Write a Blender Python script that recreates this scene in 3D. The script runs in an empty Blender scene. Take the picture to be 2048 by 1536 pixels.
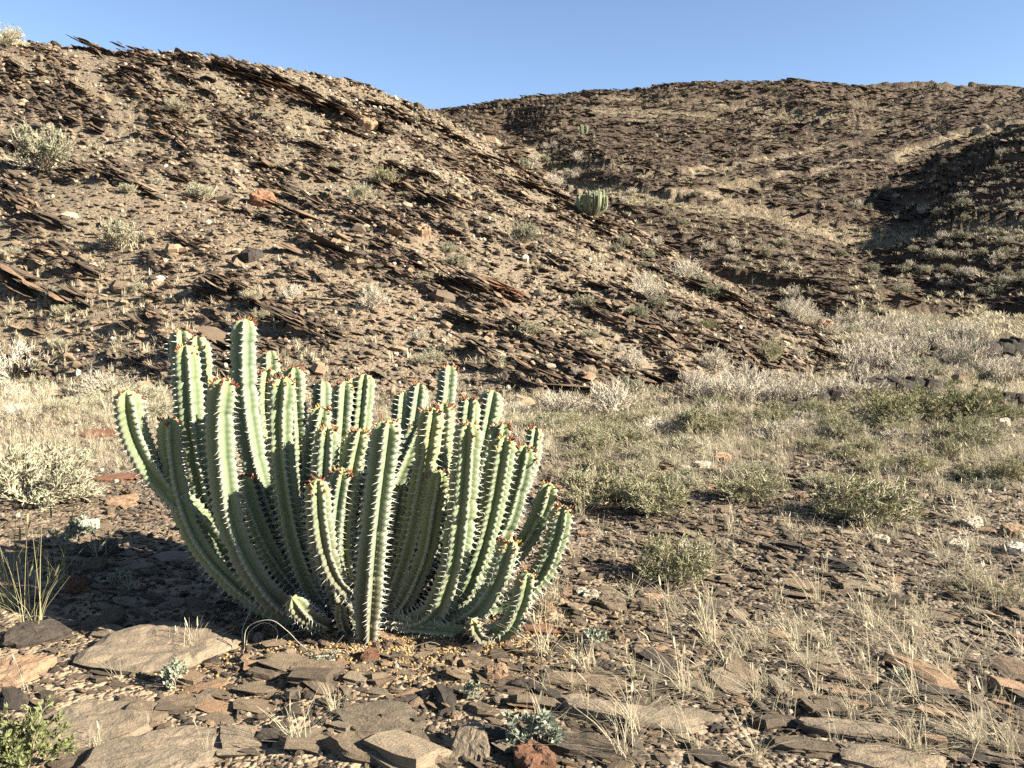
import bpy, math, random
import numpy as np
from mathutils import Vector, Matrix

# ------------------------------------------------------------------ camera, sky, sun, exposure
SC = bpy.context.scene
COL = SC.collection
FPX, CX, CY = 1704.0, 1024.0, 768.0          # the photograph's focal length and centre in its own pixels
CAMH = 1.55
PITCH = math.atan(168.0 / FPX)
SUN_EL, SUN_AZ = 26.0, 17.0                  # sun to the right, a little behind the camera

cam = bpy.data.cameras.new('camera'); camo = bpy.data.objects.new('camera', cam); COL.objects.link(camo)
cam.sensor_fit = 'HORIZONTAL'; cam.sensor_width = 36.0; cam.lens = 36.0 * FPX / 2048.0
cam.clip_start = 0.05; cam.clip_end = 3000.0
camo.location = (0, 0, CAMH); camo.rotation_euler = (math.pi / 2 - PITCH, 0, 0)
SC.camera = camo

el, az = math.radians(SUN_EL), math.radians(SUN_AZ)
SUNV = Vector((math.cos(el) * math.cos(az), -math.cos(el) * math.sin(az), math.sin(el)))
world = bpy.data.worlds.new('World'); SC.world = world; world.use_nodes = True
wn = world.node_tree; wn.nodes.clear()
sky = wn.nodes.new('ShaderNodeTexSky'); sky.sky_type = 'NISHITA'; sky.sun_disc = False
sky.sun_elevation = el; sky.sun_rotation = math.atan2(SUNV.x, SUNV.y)
sky.altitude = 800.0; sky.air_density = 0.72; sky.dust_density = 0.15; sky.ozone_density = 1.0
bg = wn.nodes.new('ShaderNodeBackground'); bg.inputs['Strength'].default_value = 0.05
wo = wn.nodes.new('ShaderNodeOutputWorld')
wt = wn.nodes.new('ShaderNodeMix'); wt.data_type = 'RGBA'; wt.blend_type = 'MULTIPLY'; wt.inputs[0].default_value = 1.0
wt.inputs[7].default_value = (1.0, 1.0, 1.0, 1)          # the camera's cool rendering of a clear sky
wn.links.new(sky.outputs[0], wt.inputs[6]); wn.links.new(wt.outputs[2], bg.inputs[0]); wn.links.new(bg.outputs[0], wo.inputs[0])
sl = bpy.data.lights.new('sun', 'SUN'); sl.energy = 5.0; sl.angle = math.radians(0.5); sl.color = (1.0, 0.945, 0.85)
so = bpy.data.objects.new('sun', sl); COL.objects.link(so)
so.rotation_euler = SUNV.to_track_quat('Z', 'Y').to_euler(); so.location = (20, -8, 20)
SC.view_settings.view_transform = 'Standard'; SC.view_settings.look = 'None'
SC.view_settings.gamma = 1.0; SC.view_settings.use_curve_mapping = False
SC.view_settings.exposure = 2.3
SC.render.engine = 'CYCLES'
SC.cycles.max_bounces = 4; SC.cycles.diffuse_bounces = 1; SC.cycles.glossy_bounces = 2
SC.cycles.use_denoising = False

rng = np.random.default_rng(7)
random.seed(7)

# ------------------------------------------------------------------ pixel -> world
cp, sp_ = math.cos(PITCH), math.sin(PITCH)
def P(px, py, d):
    """world point on the pixel's ray at forward distance d"""
    ux, uy = (px - CX), (CY - py)
    ry = cp * FPX + sp_ * uy; rz = -sp_ * FPX + cp * uy
    k = d / ry
    return np.array([ux * k, d, CAMH + rz * k])

# ------------------------------------------------------------------ noise
def _h(ix, iy, seed):
    n = (ix.astype(np.int64) * 374761393 + iy.astype(np.int64) * 668265263 + seed * 1442695041) & 0xFFFFFFFF
    n = ((n ^ (n >> 13)) * 1274126177) & 0xFFFFFFFF
    n = ((n ^ (n >> 16)) * 2246822519) & 0xFFFFFFFF
    return ((n ^ (n >> 15)) & 0xFFFFFF) / float(0x7FFFFF) - 1.0
def noise2(x, y, seed=0):
    x = np.asarray(x, float); y = np.asarray(y, float)
    fx, fy = np.floor(x), np.floor(y); tx, ty = x - fx, y - fy
    tx = tx * tx * tx * (tx * (tx * 6 - 15) + 10); ty = ty * ty * ty * (ty * (ty * 6 - 15) + 10)
    ix, iy = fx.astype(np.int64), fy.astype(np.int64)
    a, b = _h(ix, iy, seed), _h(ix + 1, iy, seed); c, d = _h(ix, iy + 1, seed), _h(ix + 1, iy + 1, seed)
    return (a + (b - a) * tx) * (1 - ty) + (c + (d - c) * tx) * ty
def fbm(x, y, o=4, seed=0, gain=0.5):
    r = 0.0; a = 1.0; s = 0.0
    for i in range(o):
        r = r + a * noise2(x, y, seed + i * 17); s += a; a *= gain
        x, y = x * 1.97 + 13.1, y * 2.03 - 7.7
    return r / s
def sstep(a, b, v):
    t = np.clip((v - a) / (b - a), 0, 1); return t * t * (3 - 2 * t)

# ------------------------------------------------------------------ terrain: three smooth sheets, the highest wins
class TPS:
    def __init__(self, pts, lam=0.02):
        p = np.array(pts, float); self.p = p[:, :2]; n = len(p)
        K = self._k(self.p); K += lam * n * np.eye(n)
        A = np.zeros((n + 3, n + 3)); A[:n, :n] = K; A[:n, n] = 1; A[:n, n + 1:] = self.p
        A[n, :n] = 1; A[n + 1:, :n] = self.p.T
        self.w = np.linalg.solve(A, np.concatenate([p[:, 2], [0, 0, 0]]))
    def _k(self, q):
        d2 = (q[:, None, 0] - self.p[None, :, 0]) ** 2 + (q[:, None, 1] - self.p[None, :, 1]) ** 2
        return 0.5 * d2 * np.log(np.maximum(d2, 1e-9))
    def __call__(self, x, y):
        out = np.empty(len(x)); n = len(self.p)
        for i in range(0, len(x), 20000):
            q = np.stack([x[i:i + 20000], y[i:i + 20000]], 1)
            out[i:i + 20000] = self._k(q) @ self.w[:n] + self.w[n] + q @ self.w[n + 1:]
        return out

crest = [(-900, 120, 40), (-400, 90, 38), (0, 78, 38), (200, 100, 40), (290, 140, 42), (440, 150, 45), (540, 150, 45), (680, 205, 47), (850, 243, 48),
         (960, 285, 46), (1060, 345, 42), (1150, 400, 38), (1230, 446, 35), (1330, 505, 31), (1430, 565, 28),
         (1540, 612, 25.5), (1650, 675, 23.5), (1740, 738, 22)]
toe = [(-900, 770, 17), (-300, 768, 16.5), (0, 765, 16), (250, 792, 14), (500, 808, 13), (750, 818, 12.7), (1000, 818, 12.6), (1250, 803, 13.2),
       (1400, 790, 14.5), (1550, 772, 17), (1650, 755, 19.5)]
mid = [(-900, 460, 22), (0, 460, 21), (250, 460, 21), (500, 460, 21), (750, 460, 22), (1000, 460, 24.5), (1200, 520, 25), (-900, 260, 31), (0, 265, 30), (250, 265, 30),
       (500, 275, 31), (750, 305, 32), (900, 330, 34), (1050, 405, 33), (1100, 610, 18), (750, 610, 17), (400, 610, 17),
       (0, 610, 17.5), (1400, 650, 19.5), (1300, 570, 23)]
Np = [P(*c) for c in crest + toe + mid]
for (px, py, d) in crest:
    p = P(px, py, d); u = p[:2] / np.linalg.norm(p[:2])
    k = 1.0 if px < 900 else 0.75
    u2 = (u * 0.8 + np.array([0.6, 0.0])) if px > 900 else u
    for (dd, dz) in ((5 * k, -1.6 * k), (14 * k, -6.5 * k), (30 * k, -17 * k)):
        Np.append(np.array([p[0] + u2[0] * dd, p[1] + u2[1] * dd, p[2] + dz]))
TN = TPS(Np, 0.01)

Fl = [(1750, 700, 22), (1900, 690, 22), (2048, 680, 22), (2300, 670, 22), (1800, 652, 28), (2048, 632, 30), (2400, 620, 30), (1650, 622, 34), (1850, 604, 36), (2048, 594, 36),
      (1450, 545, 42), (1700, 542, 44), (1900, 562, 42), (1300, 475, 50), (1500, 482, 52), (1700, 472, 55), (1900, 500, 50),
      (2048, 535, 46), (2500, 520, 46), (1250, 405, 60), (1400, 400, 62), (1600, 402, 66), (1750, 402, 66), (1150, 345, 68), (1300, 332, 76),
      (1500, 330, 80), (1700, 340, 78), (1840, 350, 76), (1060, 288, 82), (1200, 275, 90), (1400, 262, 92), (1600, 258, 94),
      (1800, 250, 92), (2048, 232, 92), (2600, 240, 92), (900, 252, 95), (1010, 248, 99), (1100, 222, 101), (1200, 204, 103), (1400, 188, 106), (1560, 183, 107),
      (1680, 188, 107), (1750, 196, 108), (1820, 190, 112), (1900, 185, 115), (2048, 197, 115), (2600, 230, 115), (870, 240, 105), (700, 250, 108), (200, 260, 110)]
Fp = [P(*c) for c in Fl]
for x in (-14, -9, -5, -2, 0, 2, 4, 7, 10):
    for y in (-6, 1, 3.5, 6, 9, 12):
        Fp.append(np.array([x, y, 0.0 + 0.012 * max(0, x) * (y > 5)]))
for x in (-60, 60): 
    for y in (-60, -10): Fp.append(np.array([x, y, 0.0 + (1.0 if x > 0 else 2.0)]))
Fp += [np.array(v, float) for v in ((-25, 30, 0), (-12, 30, 0.2), (-30, 60, 4), (0, 40, 1.0), (-60, 40, 2), (0, 18, 0.0), (6, 17, 0.0), (11, 16, 0.3), (15, 15, 0.9),
       (0, 160, 17), (60, 170, 18), (120, 150, 18), (-80, 160, 15), (0, 300, 0), (-200, 300, 0), (200, 300, 0), (150, 60, 16), (-150, 60, 6))]
TF = TPS(Fp, 0.01)

Rl = [(2048, 272, 62), (1950, 303, 66), (1880, 330, 70), (1840, 350, 73), (2300, 215, 58), (2048, 400, 51), (1950, 400, 55), (1860, 405, 60.5),
      (2048, 500, 44), (1930, 470, 49.5), (1865, 470, 53), (1835, 500, 51), (1950, 560, 40), (2048, 600, 35.5), (2400, 490, 41), (2400, 370, 48), (2300, 630, 32)]
Rp = [P(*c) for c in Rl]
for c in ((2300, 215, 58), (2048, 272, 62), (1950, 303, 66), (1880, 330, 70), (1840, 350, 73), (1835, 500, 51)):
    p = P(*c)
    Rp.append(p + np.array([-2.0, 7, -2.4])); Rp.append(p + np.array([-4, 22, -10.0]))
Rp += [np.array(v, float) for v in ((60, 42, 12.5), (60, 75, 9), (95, 50, 9), (40, 100, -4), (110, 110, -6), (60, 15, 7), (100, 0, 4))]
Rp.append(P(1770, 400, 66) + np.array([0, 0, -1.5])); Rp.append(P(1720, 480, 58) + np.array([0, 0, -3]))
TR = TPS(Rp, 0.01)

def seg_dist(x, y, pl):
    best = np.full(len(x), 1e9)
    for a, b in zip(pl[:-1], pl[1:]):
        ax, ay = a[0], a[1]; dx, dy = b[0] - ax, b[1] - ay
        t = np.clip(((x - ax) * dx + (y - ay) * dy) / (dx * dx + dy * dy), 0, 1)
        best = np.minimum(best, np.hypot(x - ax - t * dx, y - ay - t * dy))
    return best
GUL = [[P(1010, 248, 99), P(1045, 285, 86), P(1090, 320, 77), P(1150, 372, 64)],
       [P(1836, 345, 76), P(1810, 400, 62), P(1735, 462, 54), P(1700, 520, 47)],
       [P(1700, 460, 55), P(1760, 505, 49), P(1880, 570, 41), P(2010, 640, 30)]]
BN = np.array([0.46, 0.04, 1.0]); BN /= np.linalg.norm(BN)          # bedding on the left hill: dips to the right
def bedN(x, y, z):
    wob = 0.5 * fbm(x * 0.12, y * 0.12, 2, 91)
    return 0.75 * x + 0.64 * y + wob, 0.65 * x - 0.76 * y
def rocky(x, y, z, cls):
    """0..1 how much bedrock crops out"""
    u, w = bedN(x, y, z)
    n = fbm(u * 0.85, w * 0.26, 4, 5, 0.65) * 1.0 + fbm(x * 0.11, y * 0.11, 2, 33) * 0.35 + 0.016 * (z - 3.5)
    bare = np.exp(-(((x + 5.5) / 6.5) ** 2 + ((y - 19.0) / 3.5) ** 2))
    rn = sstep(0.02, 0.22, n - 0.32 * bare)
    uf = z + 0.16 * x - 0.03 * y + 1.3 * fbm(x * 0.05, y * 0.05, 2, 8)
    wf = 0.98 * x + 0.2 * y
    f = 0.55 * noise2(uf * 0.9, wf * 0.03, 51) + 0.55 * noise2(uf * 2.1, wf * 0.055, 52) + 0.30 * noise2(uf * 4.2, wf * 0.10, 53) + 0.55 * noise2(uf * 6.0, wf * 0.05, 55) + 0.22 * fbm(x * 0.5, y * 0.5, 3, 54) + fbm(x * 0.05, y * 0.05, 2, 3) * 0.18 + sstep(17, 25, z) * 0.14 + 0.05 + 0.12 * (cls == 2)
    rf = sstep(-0.02, 0.09, f)
    return np.where(cls == 1, rn, np.where(cls == 0, np.where(y > 24, rf * sstep(24, 32, y), 0.0), rf))

def H(x, y, full=False):
    x = np.atleast_1d(np.asarray(x, float)); y = np.atleast_1d(np.asarray(y, float))
    zf, zn, zr = TF(x, y), TN(x, y), TR(x, y)
    far = sstep(38, 60, y)
    for g, dep, wd in zip(GUL, (1.4, 0.5, 0.7), (2.6, 3.0, 2.4)):
        zf = zf - dep * np.exp(-(seg_dist(x, y, g) / wd) ** 2)
    zf = zf + far * (1.5 * fbm(x * 0.045, y * 0.045, 3, 61) + 0.35 * fbm(x * 0.2, y * 0.2, 2, 62))
    zn = zn + 0.45 * fbm(x * 0.16, y * 0.16, 3, 71)
    zr = zr + 0.8 * fbm(x * 0.09, y * 0.09, 3, 81)
    zn = np.where(y < 8, -5.0, zn); zr = np.where(y < 26, -5.0, zr)
    z = np.maximum(np.maximum(zf, zn), zr)
    cls = np.where((zn >= zf) & (zn >= zr), 1, np.where(zr > zf, 2, 0))
    # small relief
    near = 1 - sstep(10, 30, np.hypot(x, y))
    z = z + near * (0.05 * fbm(x * 0.7, y * 0.7, 3, 11) + 0.014 * fbm(x * 4, y * 4, 3, 12)) + 0.05 * (1 - near) * fbm(x * 1.1, y * 1.1, 3, 13)
    rk = rocky(x, y, z, cls)
    u, w = bedN(x, y, z)
    un = u * 3.0 + 0.4 * noise2(w * 0.5, u * 0.6, 21); fr = un - np.floor(un)
    am = 0.06 + 0.12 * (noise2(np.floor(un) * 7.3, w * 0.35, 22) * 0.5 + 0.5)
    stepN = am * np.where(fr < 0.8, fr / 0.8, (1 - fr) / 0.2)
    uf = z * 1.3 + 0.13 * x + 1.2 * fbm(x * 0.08, y * 0.08, 2, 8); ff = uf - np.floor(uf)
    stepF = 0.5 * np.where(ff < 0.75, (1 - ff / 0.75) * 0.0 + ff / 0.75, (1 - ff) / 0.25)
    u3 = uf * 3.1 + 0.4 * noise2(x * 0.3, y * 0.3, 9); f3 = u3 - np.floor(u3); stepF = stepF + 0.22 * np.where(f3 < 0.7, f3 / 0.7, (1 - f3) / 0.3)
    lump = fbm(x * 0.9, y * 0.9, 4, 14, 0.65)
    z = z + np.where(cls == 1, rk * (stepN + 0.16 * fbm(u * 2.5, w * 0.7, 3, 23)), rk * (stepF + 0.14 * lump + 0.12))
    if full: return z, cls, rk
    return z
def hits(pix):
    """where the rays of pixels meet the terrain (marching outwards)"""
    t = np.exp(np.linspace(math.log(2.0), math.log(140.0), 700))
    out = []
    for i in range(0, len(pix), 40):
        ch = pix[i:i + 40]
        D = np.array([P(px, py, 1.0) - np.array([0, 0, CAMH]) for (px, py) in ch])
        X = D[:, 0:1] * t; Y = D[:, 1:2] * t; Z = CAMH + D[:, 2:3] * t
        hz = H(X.ravel(), Y.ravel()).reshape(X.shape)
        b = Z < hz
        for k in range(len(ch)):
            j = int(np.argmax(b[k])) if b[k].any() else len(t) - 1
            out.append(np.array([X[k, j], Y[k, j], hz[k, j]]))
    return out

TRK = [hits(t) for t in ([(1405, 388), (1490, 362), (1560, 342), (1640, 338), (1720, 322), (1800, 315)], [(1380, 352), (1480, 330), (1540, 318), (1640, 300)],
       [(1405, 388), (1500, 420), (1600, 455), (1700, 490)], [(1330, 400), (1405, 388)], [(1060, 300), (1130, 350), (1170, 390)], [(2048, 245), (1950, 268), (1870, 300), (1790, 320)])]
# ------------------------------------------------------------------ materials
def M_(name):
    m = bpy.data.materials.new(name); m.use_nodes = True; nt = m.node_tree; nt.nodes.clear()
    o = nt.nodes.new('ShaderNodeOutputMaterial'); b = nt.nodes.new('ShaderNodeBsdfPrincipled')
    nt.links.new(b.outputs[0], o.inputs[0]); b.inputs['Roughness'].default_value = 0.85
    b.inputs['Specular IOR Level'].default_value = 0.25
    return m, nt, b
KA = 0.66      # overall reflectance
HUE = (1.0, 1.0, 0.92)
def ka(stops): return [(p, tuple(KA * q * h for q, h in zip(c, HUE))) for p, c in stops]
def ramp(nt, src, stops, interp='LINEAR'):
    r = nt.nodes.new('ShaderNodeValToRGB'); r.color_ramp.interpolation = interp
    e = r.color_ramp.elements
    while len(e) < len(stops): e.new(0.5)
    for k, (p, c) in enumerate(stops): e[k].position = p; e[k].color = (c[0], c[1], c[2], 1)
    nt.links.new(src, r.inputs[0]); return r.outputs[0]
def nz(nt, vec, scale, detail=4, rough=0.6, out=0):
    n = nt.nodes.new('ShaderNodeTexNoise'); n.inputs['Scale'].default_value = scale; n.inputs['Detail'].default_value = detail
    n.inputs['Roughness'].default_value = rough
    if vec is not None: nt.links.new(vec, n.inputs['Vector'])
    return n.outputs[out]
def vor(nt, vec, scale, feat='F1', rnd=1.0):
    n = nt.nodes.new('ShaderNodeTexVoronoi'); n.feature = feat; n.inputs['Scale'].default_value = scale; n.inputs['Randomness'].default_value = rnd
    nt.links.new(vec, n.inputs['Vector']); return n
def mix(nt, f, a, b, mode='MIX'):
    n = nt.nodes.new('ShaderNodeMix'); n.data_type = 'RGBA'; n.blend_type = mode
    for s, v in ((n.inputs[0], f), (n.inputs[6], a), (n.inputs[7], b)):
        if isinstance(v, (int, float)): s.default_value = v
        elif isinstance(v, tuple): s.default_value = (v[0], v[1], v[2], 1)
        else: nt.links.new(v, s)
    return n.outputs[2]
def math_(nt, op, a, b=None, c=None):
    n = nt.nodes.new('ShaderNodeMath'); n.operation = op
    for s, v in zip(n.inputs, (a, b, c)):
        if v is None: continue
        if isinstance(v, (int, float)): s.default_value = v
        else: nt.links.new(v, s)
    return n.outputs[0]
def bump(nt, b, h, strength, dist, prev=None):
    n = nt.nodes.new('ShaderNodeBump'); n.inputs['Strength'].default_value = strength; n.inputs['Distance'].default_value = dist
    nt.links.new(h, n.inputs['Height'])
    if prev is not None: nt.links.new(prev, n.inputs['Normal'])
    nt.links.new(n.outputs[0], b.inputs['Normal']); return n.outputs[0]
def mapping(nt, vec, scale=(1, 1, 1), rot=(0, 0, 0)):
    n = nt.nodes.new('ShaderNodeMapping'); n.inputs['Scale'].default_value = scale; n.inputs['Rotation'].default_value = rot
    nt.links.new(vec, n.inputs['Vector']); return n.outputs[0]
def texco(nt, which='Object'):
    n = nt.nodes.new('ShaderNodeTexCoord'); return n.outputs[which]
def rnd_(nt):
    return nt.nodes.new('ShaderNodeObjectInfo').outputs['Random']

def rock_mat(name, stops, laminate=True, nscale=5.0):
    """stops: colours picked per piece; veined and laminated relief"""
    m, nt, b = M_(name); v = texco(nt); r = rnd_(nt)
    base = ramp(nt, r, ka(stops))
    off = nt.nodes.new('ShaderNodeVectorMath'); off.operation = 'ADD'; nt.links.new(v, off.inputs[0])
    cb = nt.nodes.new('ShaderNodeCombineXYZ'); nt.links.new(math_(nt, 'MULTIPLY', r, 37.0), cb.inputs[0]); nt.links.new(math_(nt, 'MULTIPLY', r, 91.0), cb.inputs[2])
    nt.links.new(cb.outputs[0], off.inputs[1]); vv = off.outputs[0]
    lam = nz(nt, mapping(nt, vv, (1.0, 1.6, 9.0)), nscale, 6, 0.7)
    patch = nz(nt, vv, nscale * 0.45, 5, 0.65)
    c = mix(nt, math_(nt, 'MULTIPLY', patch, 1.0), base, mix(nt, 1.0, base, (0.55, 0.52, 0.5), 'MULTIPLY'))
    c = mix(nt, ramp(nt, lam, [(0.42, (0, 0, 0)), (0.72, (0.75, 0.75, 0.75))]), c, mix(nt, 1.0, c, (1.75, 1.6, 1.42), 'MULTIPLY'))
    nt.links.new(c, b.inputs['Base Color'])
    n1 = bump(nt, b, lam, 0.7, 0.02)
    bump(nt, b, nz(nt, vv, nscale * 5, 5, 0.7), 0.7, 0.010, n1)
    sp_n = nz(nt, vv, nscale * 12, 4, 0.8); c = mix(nt, ramp(nt, sp_n, [(0.36, (0.6, 0.6, 0.6)), (0.5, (0, 0, 0))]), c, mix(nt, 1.0, c, (0.62, 0.62, 0.62), 'MULTIPLY'))
    nt.links.new(c, b.inputs['Base Color'])
    return m
BROWN = [(0.0, (0.07, 0.053, 0.040)), (0.35, (0.112, 0.082, 0.059)), (0.7, (0.155, 0.112, 0.077)), (0.9, (0.24, 0.15, 0.095)), (1.0, (0.31, 0.22, 0.15))]
FLAG = [(0.0, (0.12, 0.094, 0.07)), (0.3, (0.21, 0.16, 0.112)), (0.55, (0.27, 0.20, 0.138)), (0.8, (0.20, 0.162, 0.12)), (0.92, (0.34, 0.225, 0.145)), (1.0, (0.40, 0.255, 0.155))]
MAT = {}
MAT['outcrop'] = rock_mat('slate_brown', BROWN, nscale=3.0)
MAT['far_rock'] = rock_mat('far_slate', [(0, (0.06, 0.043, 0.03)), (0.6, (0.098, 0.069, 0.047)), (1, (0.165, 0.112, 0.073))], nscale=1.5)
MAT['flag'] = rock_mat('flagstone', FLAG, nscale=6.0)
MAT['pink'] = rock_mat('pink_stone', [(0, (0.37, 0.24, 0.155)), (1, (0.42, 0.28, 0.18))], nscale=5)
MAT['dark'] = rock_mat('dark_stone', [(0, (0.06, 0.05, 0.042)), (1, (0.10, 0.078, 0.062))], nscale=5)
MAT['red'] = rock_mat('red_stone', [(0, (0.22, 0.105, 0.062)), (1, (0.27, 0.14, 0.085))], nscale=5)
MAT['grey'] = rock_mat('grey_stone', [(0, (0.26, 0.21, 0.158)), (1, (0.34, 0.27, 0.195))], nscale=5)
MAT['black'] = rock_mat('dark_rock_and_shade', [(0, (0.035, 0.028, 0.022)), (1, (0.06, 0.045, 0.034))], nscale=4)  # dark rock; on the ledges by the wash the black also paints their shade
MAT['white'] = rock_mat('white_quartz', [(0, (0.58, 0.49, 0.385)), (1, (0.72, 0.65, 0.55))], nscale=2)
MAT['gravel'] = rock_mat('gravel', [(0.0, (0.07, 0.056, 0.044)), (0.3, (0.15, 0.117, 0.086)), (0.6, (0.24, 0.18, 0.126)), (0.8, (0.33, 0.24, 0.163)), (0.93, (0.40, 0.29, 0.195)), (1.0, (0.60, 0.50, 0.385))], nscale=14)
def plain(name, stops, rough=0.8, trans=0.0, nsc=0):
    m, nt, b = M_(name); c = ramp(nt, rnd_(nt), ka(stops))
    if nsc:
        c = mix(nt, nz(nt, texco(nt), nsc, 3), mix(nt, 1.0, c, (0.6, 0.6, 0.6), 'MULTIPLY'), mix(nt, 1.0, c, (1.45, 1.42, 1.35), 'MULTIPLY'))
    nt.links.new(c, b.inputs['Base Color']); b.inputs['Roughness'].default_value = rough
    if trans:
        t = nt.nodes.new('ShaderNodeBsdfTranslucent'); nt.links.new(c, t.inputs[0])
        ms = nt.nodes.new('ShaderNodeMixShader'); ms.inputs[0].default_value = trans
        o = [n for n in nt.nodes if n.type == 'OUTPUT_MATERIAL'][0]
        nt.links.new(b.outputs[0], ms.inputs[1]); nt.links.new(t.outputs[0], ms.inputs[2]); nt.links.new(ms.outputs[0], o.inputs[0])
    return m
MAT['twig_pale'] = plain('pale_twig', [(0, (0.52, 0.45, 0.37)), (1, (0.64, 0.56, 0.46))], nsc=3)
MAT['twig_straw'] = plain('straw_twig', [(0, (0.56, 0.475, 0.345)), (1, (0.70, 0.60, 0.45))], nsc=3)
MAT['twig_brown'] = plain('brown_twig', [(0, (0.34, 0.275, 0.2)), (1, (0.48, 0.39, 0.29))], nsc=3)
MAT['straw'] = plain('dry_grass', [(0, (0.52, 0.435, 0.30)), (0.5, (0.63, 0.53, 0.38)), (1, (0.56, 0.49, 0.34))], trans=0.25)
MAT['straw_green'] = plain('greenish_grass', [(0, (0.30, 0.29, 0.14)), (1, (0.42, 0.37, 0.20))], trans=0.25)
MAT['leaf_olive'] = plain('olive_leaf', [(0, (0.19, 0.195, 0.095)), (1, (0.29, 0.28, 0.145))], trans=0.25, nsc=20)
MAT['leaf_grey'] = plain('grey_green_leaf', [(0, (0.29, 0.295, 0.205)), (1, (0.40, 0.375, 0.26))], trans=0.2, nsc=8)
MAT['leaf_blue'] = plain('blue_grey_leaf', [(0, (0.27, 0.30, 0.235)), (1, (0.36, 0.385, 0.29))], trans=0.2, nsc=30)
MAT['leaf_bright'] = plain('fresh_green_leaf', [(0, (0.20, 0.225, 0.09)), (1, (0.27, 0.285, 0.12))], trans=0.3, nsc=30)
MAT['litter'] = plain('ochre_litter', [(0, (0.30, 0.17, 0.06)), (0.5, (0.42, 0.27, 0.11)), (1, (0.50, 0.36, 0.19))])

# ground: soil, pebbles, bedrock and dead grass, by where they lie
def ground_mat(name, far):
    m, nt, b = M_(name); v = texco(nt)
    at = nt.nodes.new('ShaderNodeAttribute'); at.attribute_name = 'cover'
    sep = nt.nodes.new('ShaderNodeSeparateColor'); nt.links.new(at.outputs['Color'], sep.inputs[0])
    rockm, grassm, pale = sep.outputs[0], sep.outputs[1], sep.outputs[2]
    big = nz(nt, v, 0.35, 6, 0.6); med = nz(nt, v, 2.2, 7, 0.65); fine = nz(nt, v, 14, 6, 0.7)
    soil = ramp(nt, big, [(0.3, (0.17, 0.127, 0.088)), (0.5, (0.26, 0.19, 0.128)), (0.7, (0.34, 0.243, 0.158))])
    soil = mix(nt, pale, soil, (0.42, 0.305, 0.2))
    soil = mix(nt, ramp(nt, fine, [(0.35, (0, 0, 0)), (0.65, (1, 1, 1))]), mix(nt, 1.0, soil, (0.62, 0.6, 0.58), 'MULTIPLY'), mix(nt, 1.0, soil, (1.25, 1.22, 1.18), 'MULTIPLY'))
    s1, s2 = (9.0, 2.6) if far else (42.0, 15.0)
    v1 = vor(nt, v, s1); v2 = vor(nt, v, s2)
    pc = [(0.0, (0.05, 0.041, 0.034)), (0.35, (0.115, 0.09, 0.068)), (0.65, (0.20, 0.155, 0.11)), (0.88, (0.33, 0.25, 0.175)), (0.985, (0.36, 0.28, 0.2)), (1.0, (0.62, 0.54, 0.44))]
    def peb(vn):
        s = nt.nodes.new('ShaderNodeSeparateColor'); nt.links.new(vn.outputs['Color'], s.inputs[0]); return ramp(nt, s.outputs[0], pc), s.outputs[1]
    p1, r1 = peb(v1); p2, r2 = peb(v2)
    c = mix(nt, math_(nt, 'MULTIPLY', ramp(nt, med, [(0.36, (0.25, 0.25, 0.25)), (0.6, (0.9, 0.9, 0.9))]), math_(nt, 'SUBTRACT', 1.0, math_(nt, 'MULTIPLY', pale, 0.6))), soil, p1)
    f2 = math_(nt, 'GREATER_THAN', r2, 0.72)
    f2 = math_(nt, 'MULTIPLY', f2, math_(nt, 'LESS_THAN', v2.outputs['Distance'], 0.42))
    c = mix(nt, math_(nt, 'MULTIPLY', f2, 0.85), c, p2)
    gc = ramp(nt, nz(nt, mapping(nt, v, (1, 1, 1)), 9.0 if not far else 2.5, 6, 0.75), [(0.3, (0.13, 0.10, 0.065)), (0.5, (0.27, 0.215, 0.135)), (0.7, (0.38, 0.31, 0.2))])
    gm = math_(nt, 'MULTIPLY', grassm, ramp(nt, nz(nt, v, 3.0 if not far else 1.2, 6, 0.7), [(0.38, (0, 0, 0)), (0.58, (1, 1, 1))]))
    c = mix(nt, gm, c, gc)
    strat = nz(nt, mapping(nt, v, (1.0, 1.0, 6.0), (0.1, 0.6 if not far else 0.1, 0)), 1.6 if not far else 0.9, 7, 0.7)
    rc = ramp(nt, strat, [(0.3, (0.055, 0.04, 0.029)), (0.5, (0.115, 0.08, 0.055)), (0.72, (0.21, 0.145, 0.094))] if not far else [(0.3, (0.05, 0.036, 0.026)), (0.5, (0.098, 0.066, 0.045)), (0.72, (0.175, 0.115, 0.073))])
    rm = math_(nt, 'MULTIPLY', rockm, ramp(nt, nz(nt, v, 2.0 if not far else 0.7, 6, 0.7), [(0.30, (0.1, 0.1, 0.1)), (0.5 if not far else 0.4, (1, 1, 1))]))
    c = mix(nt, rm, c, rc)
    c = mix(nt, 1.0, c, (KA * 1.02, KA * 1.02, KA * 0.95), 'MULTIPLY')
    nt.links.new(c, b.inputs['Base Color']); b.inputs['Roughness'].default_value = 0.95
    b1 = bump(nt, b, v1.outputs['Distance'], 0.8, -0.02 if not far else -0.10)
    b2 = bump(nt, b, v2.outputs['Distance'], 0.55, -0.04 if not far else -0.25, b1)
    bump(nt, b, strat, 0.8, 0.06 if not far else 0.3, b2)
    return m
MAT['ground'] = ground_mat('desert_ground', False)
MAT['hill'] = ground_mat('stony_hillside', False)
MAT['farhill'] = ground_mat('banded_far_slope', True)

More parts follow.
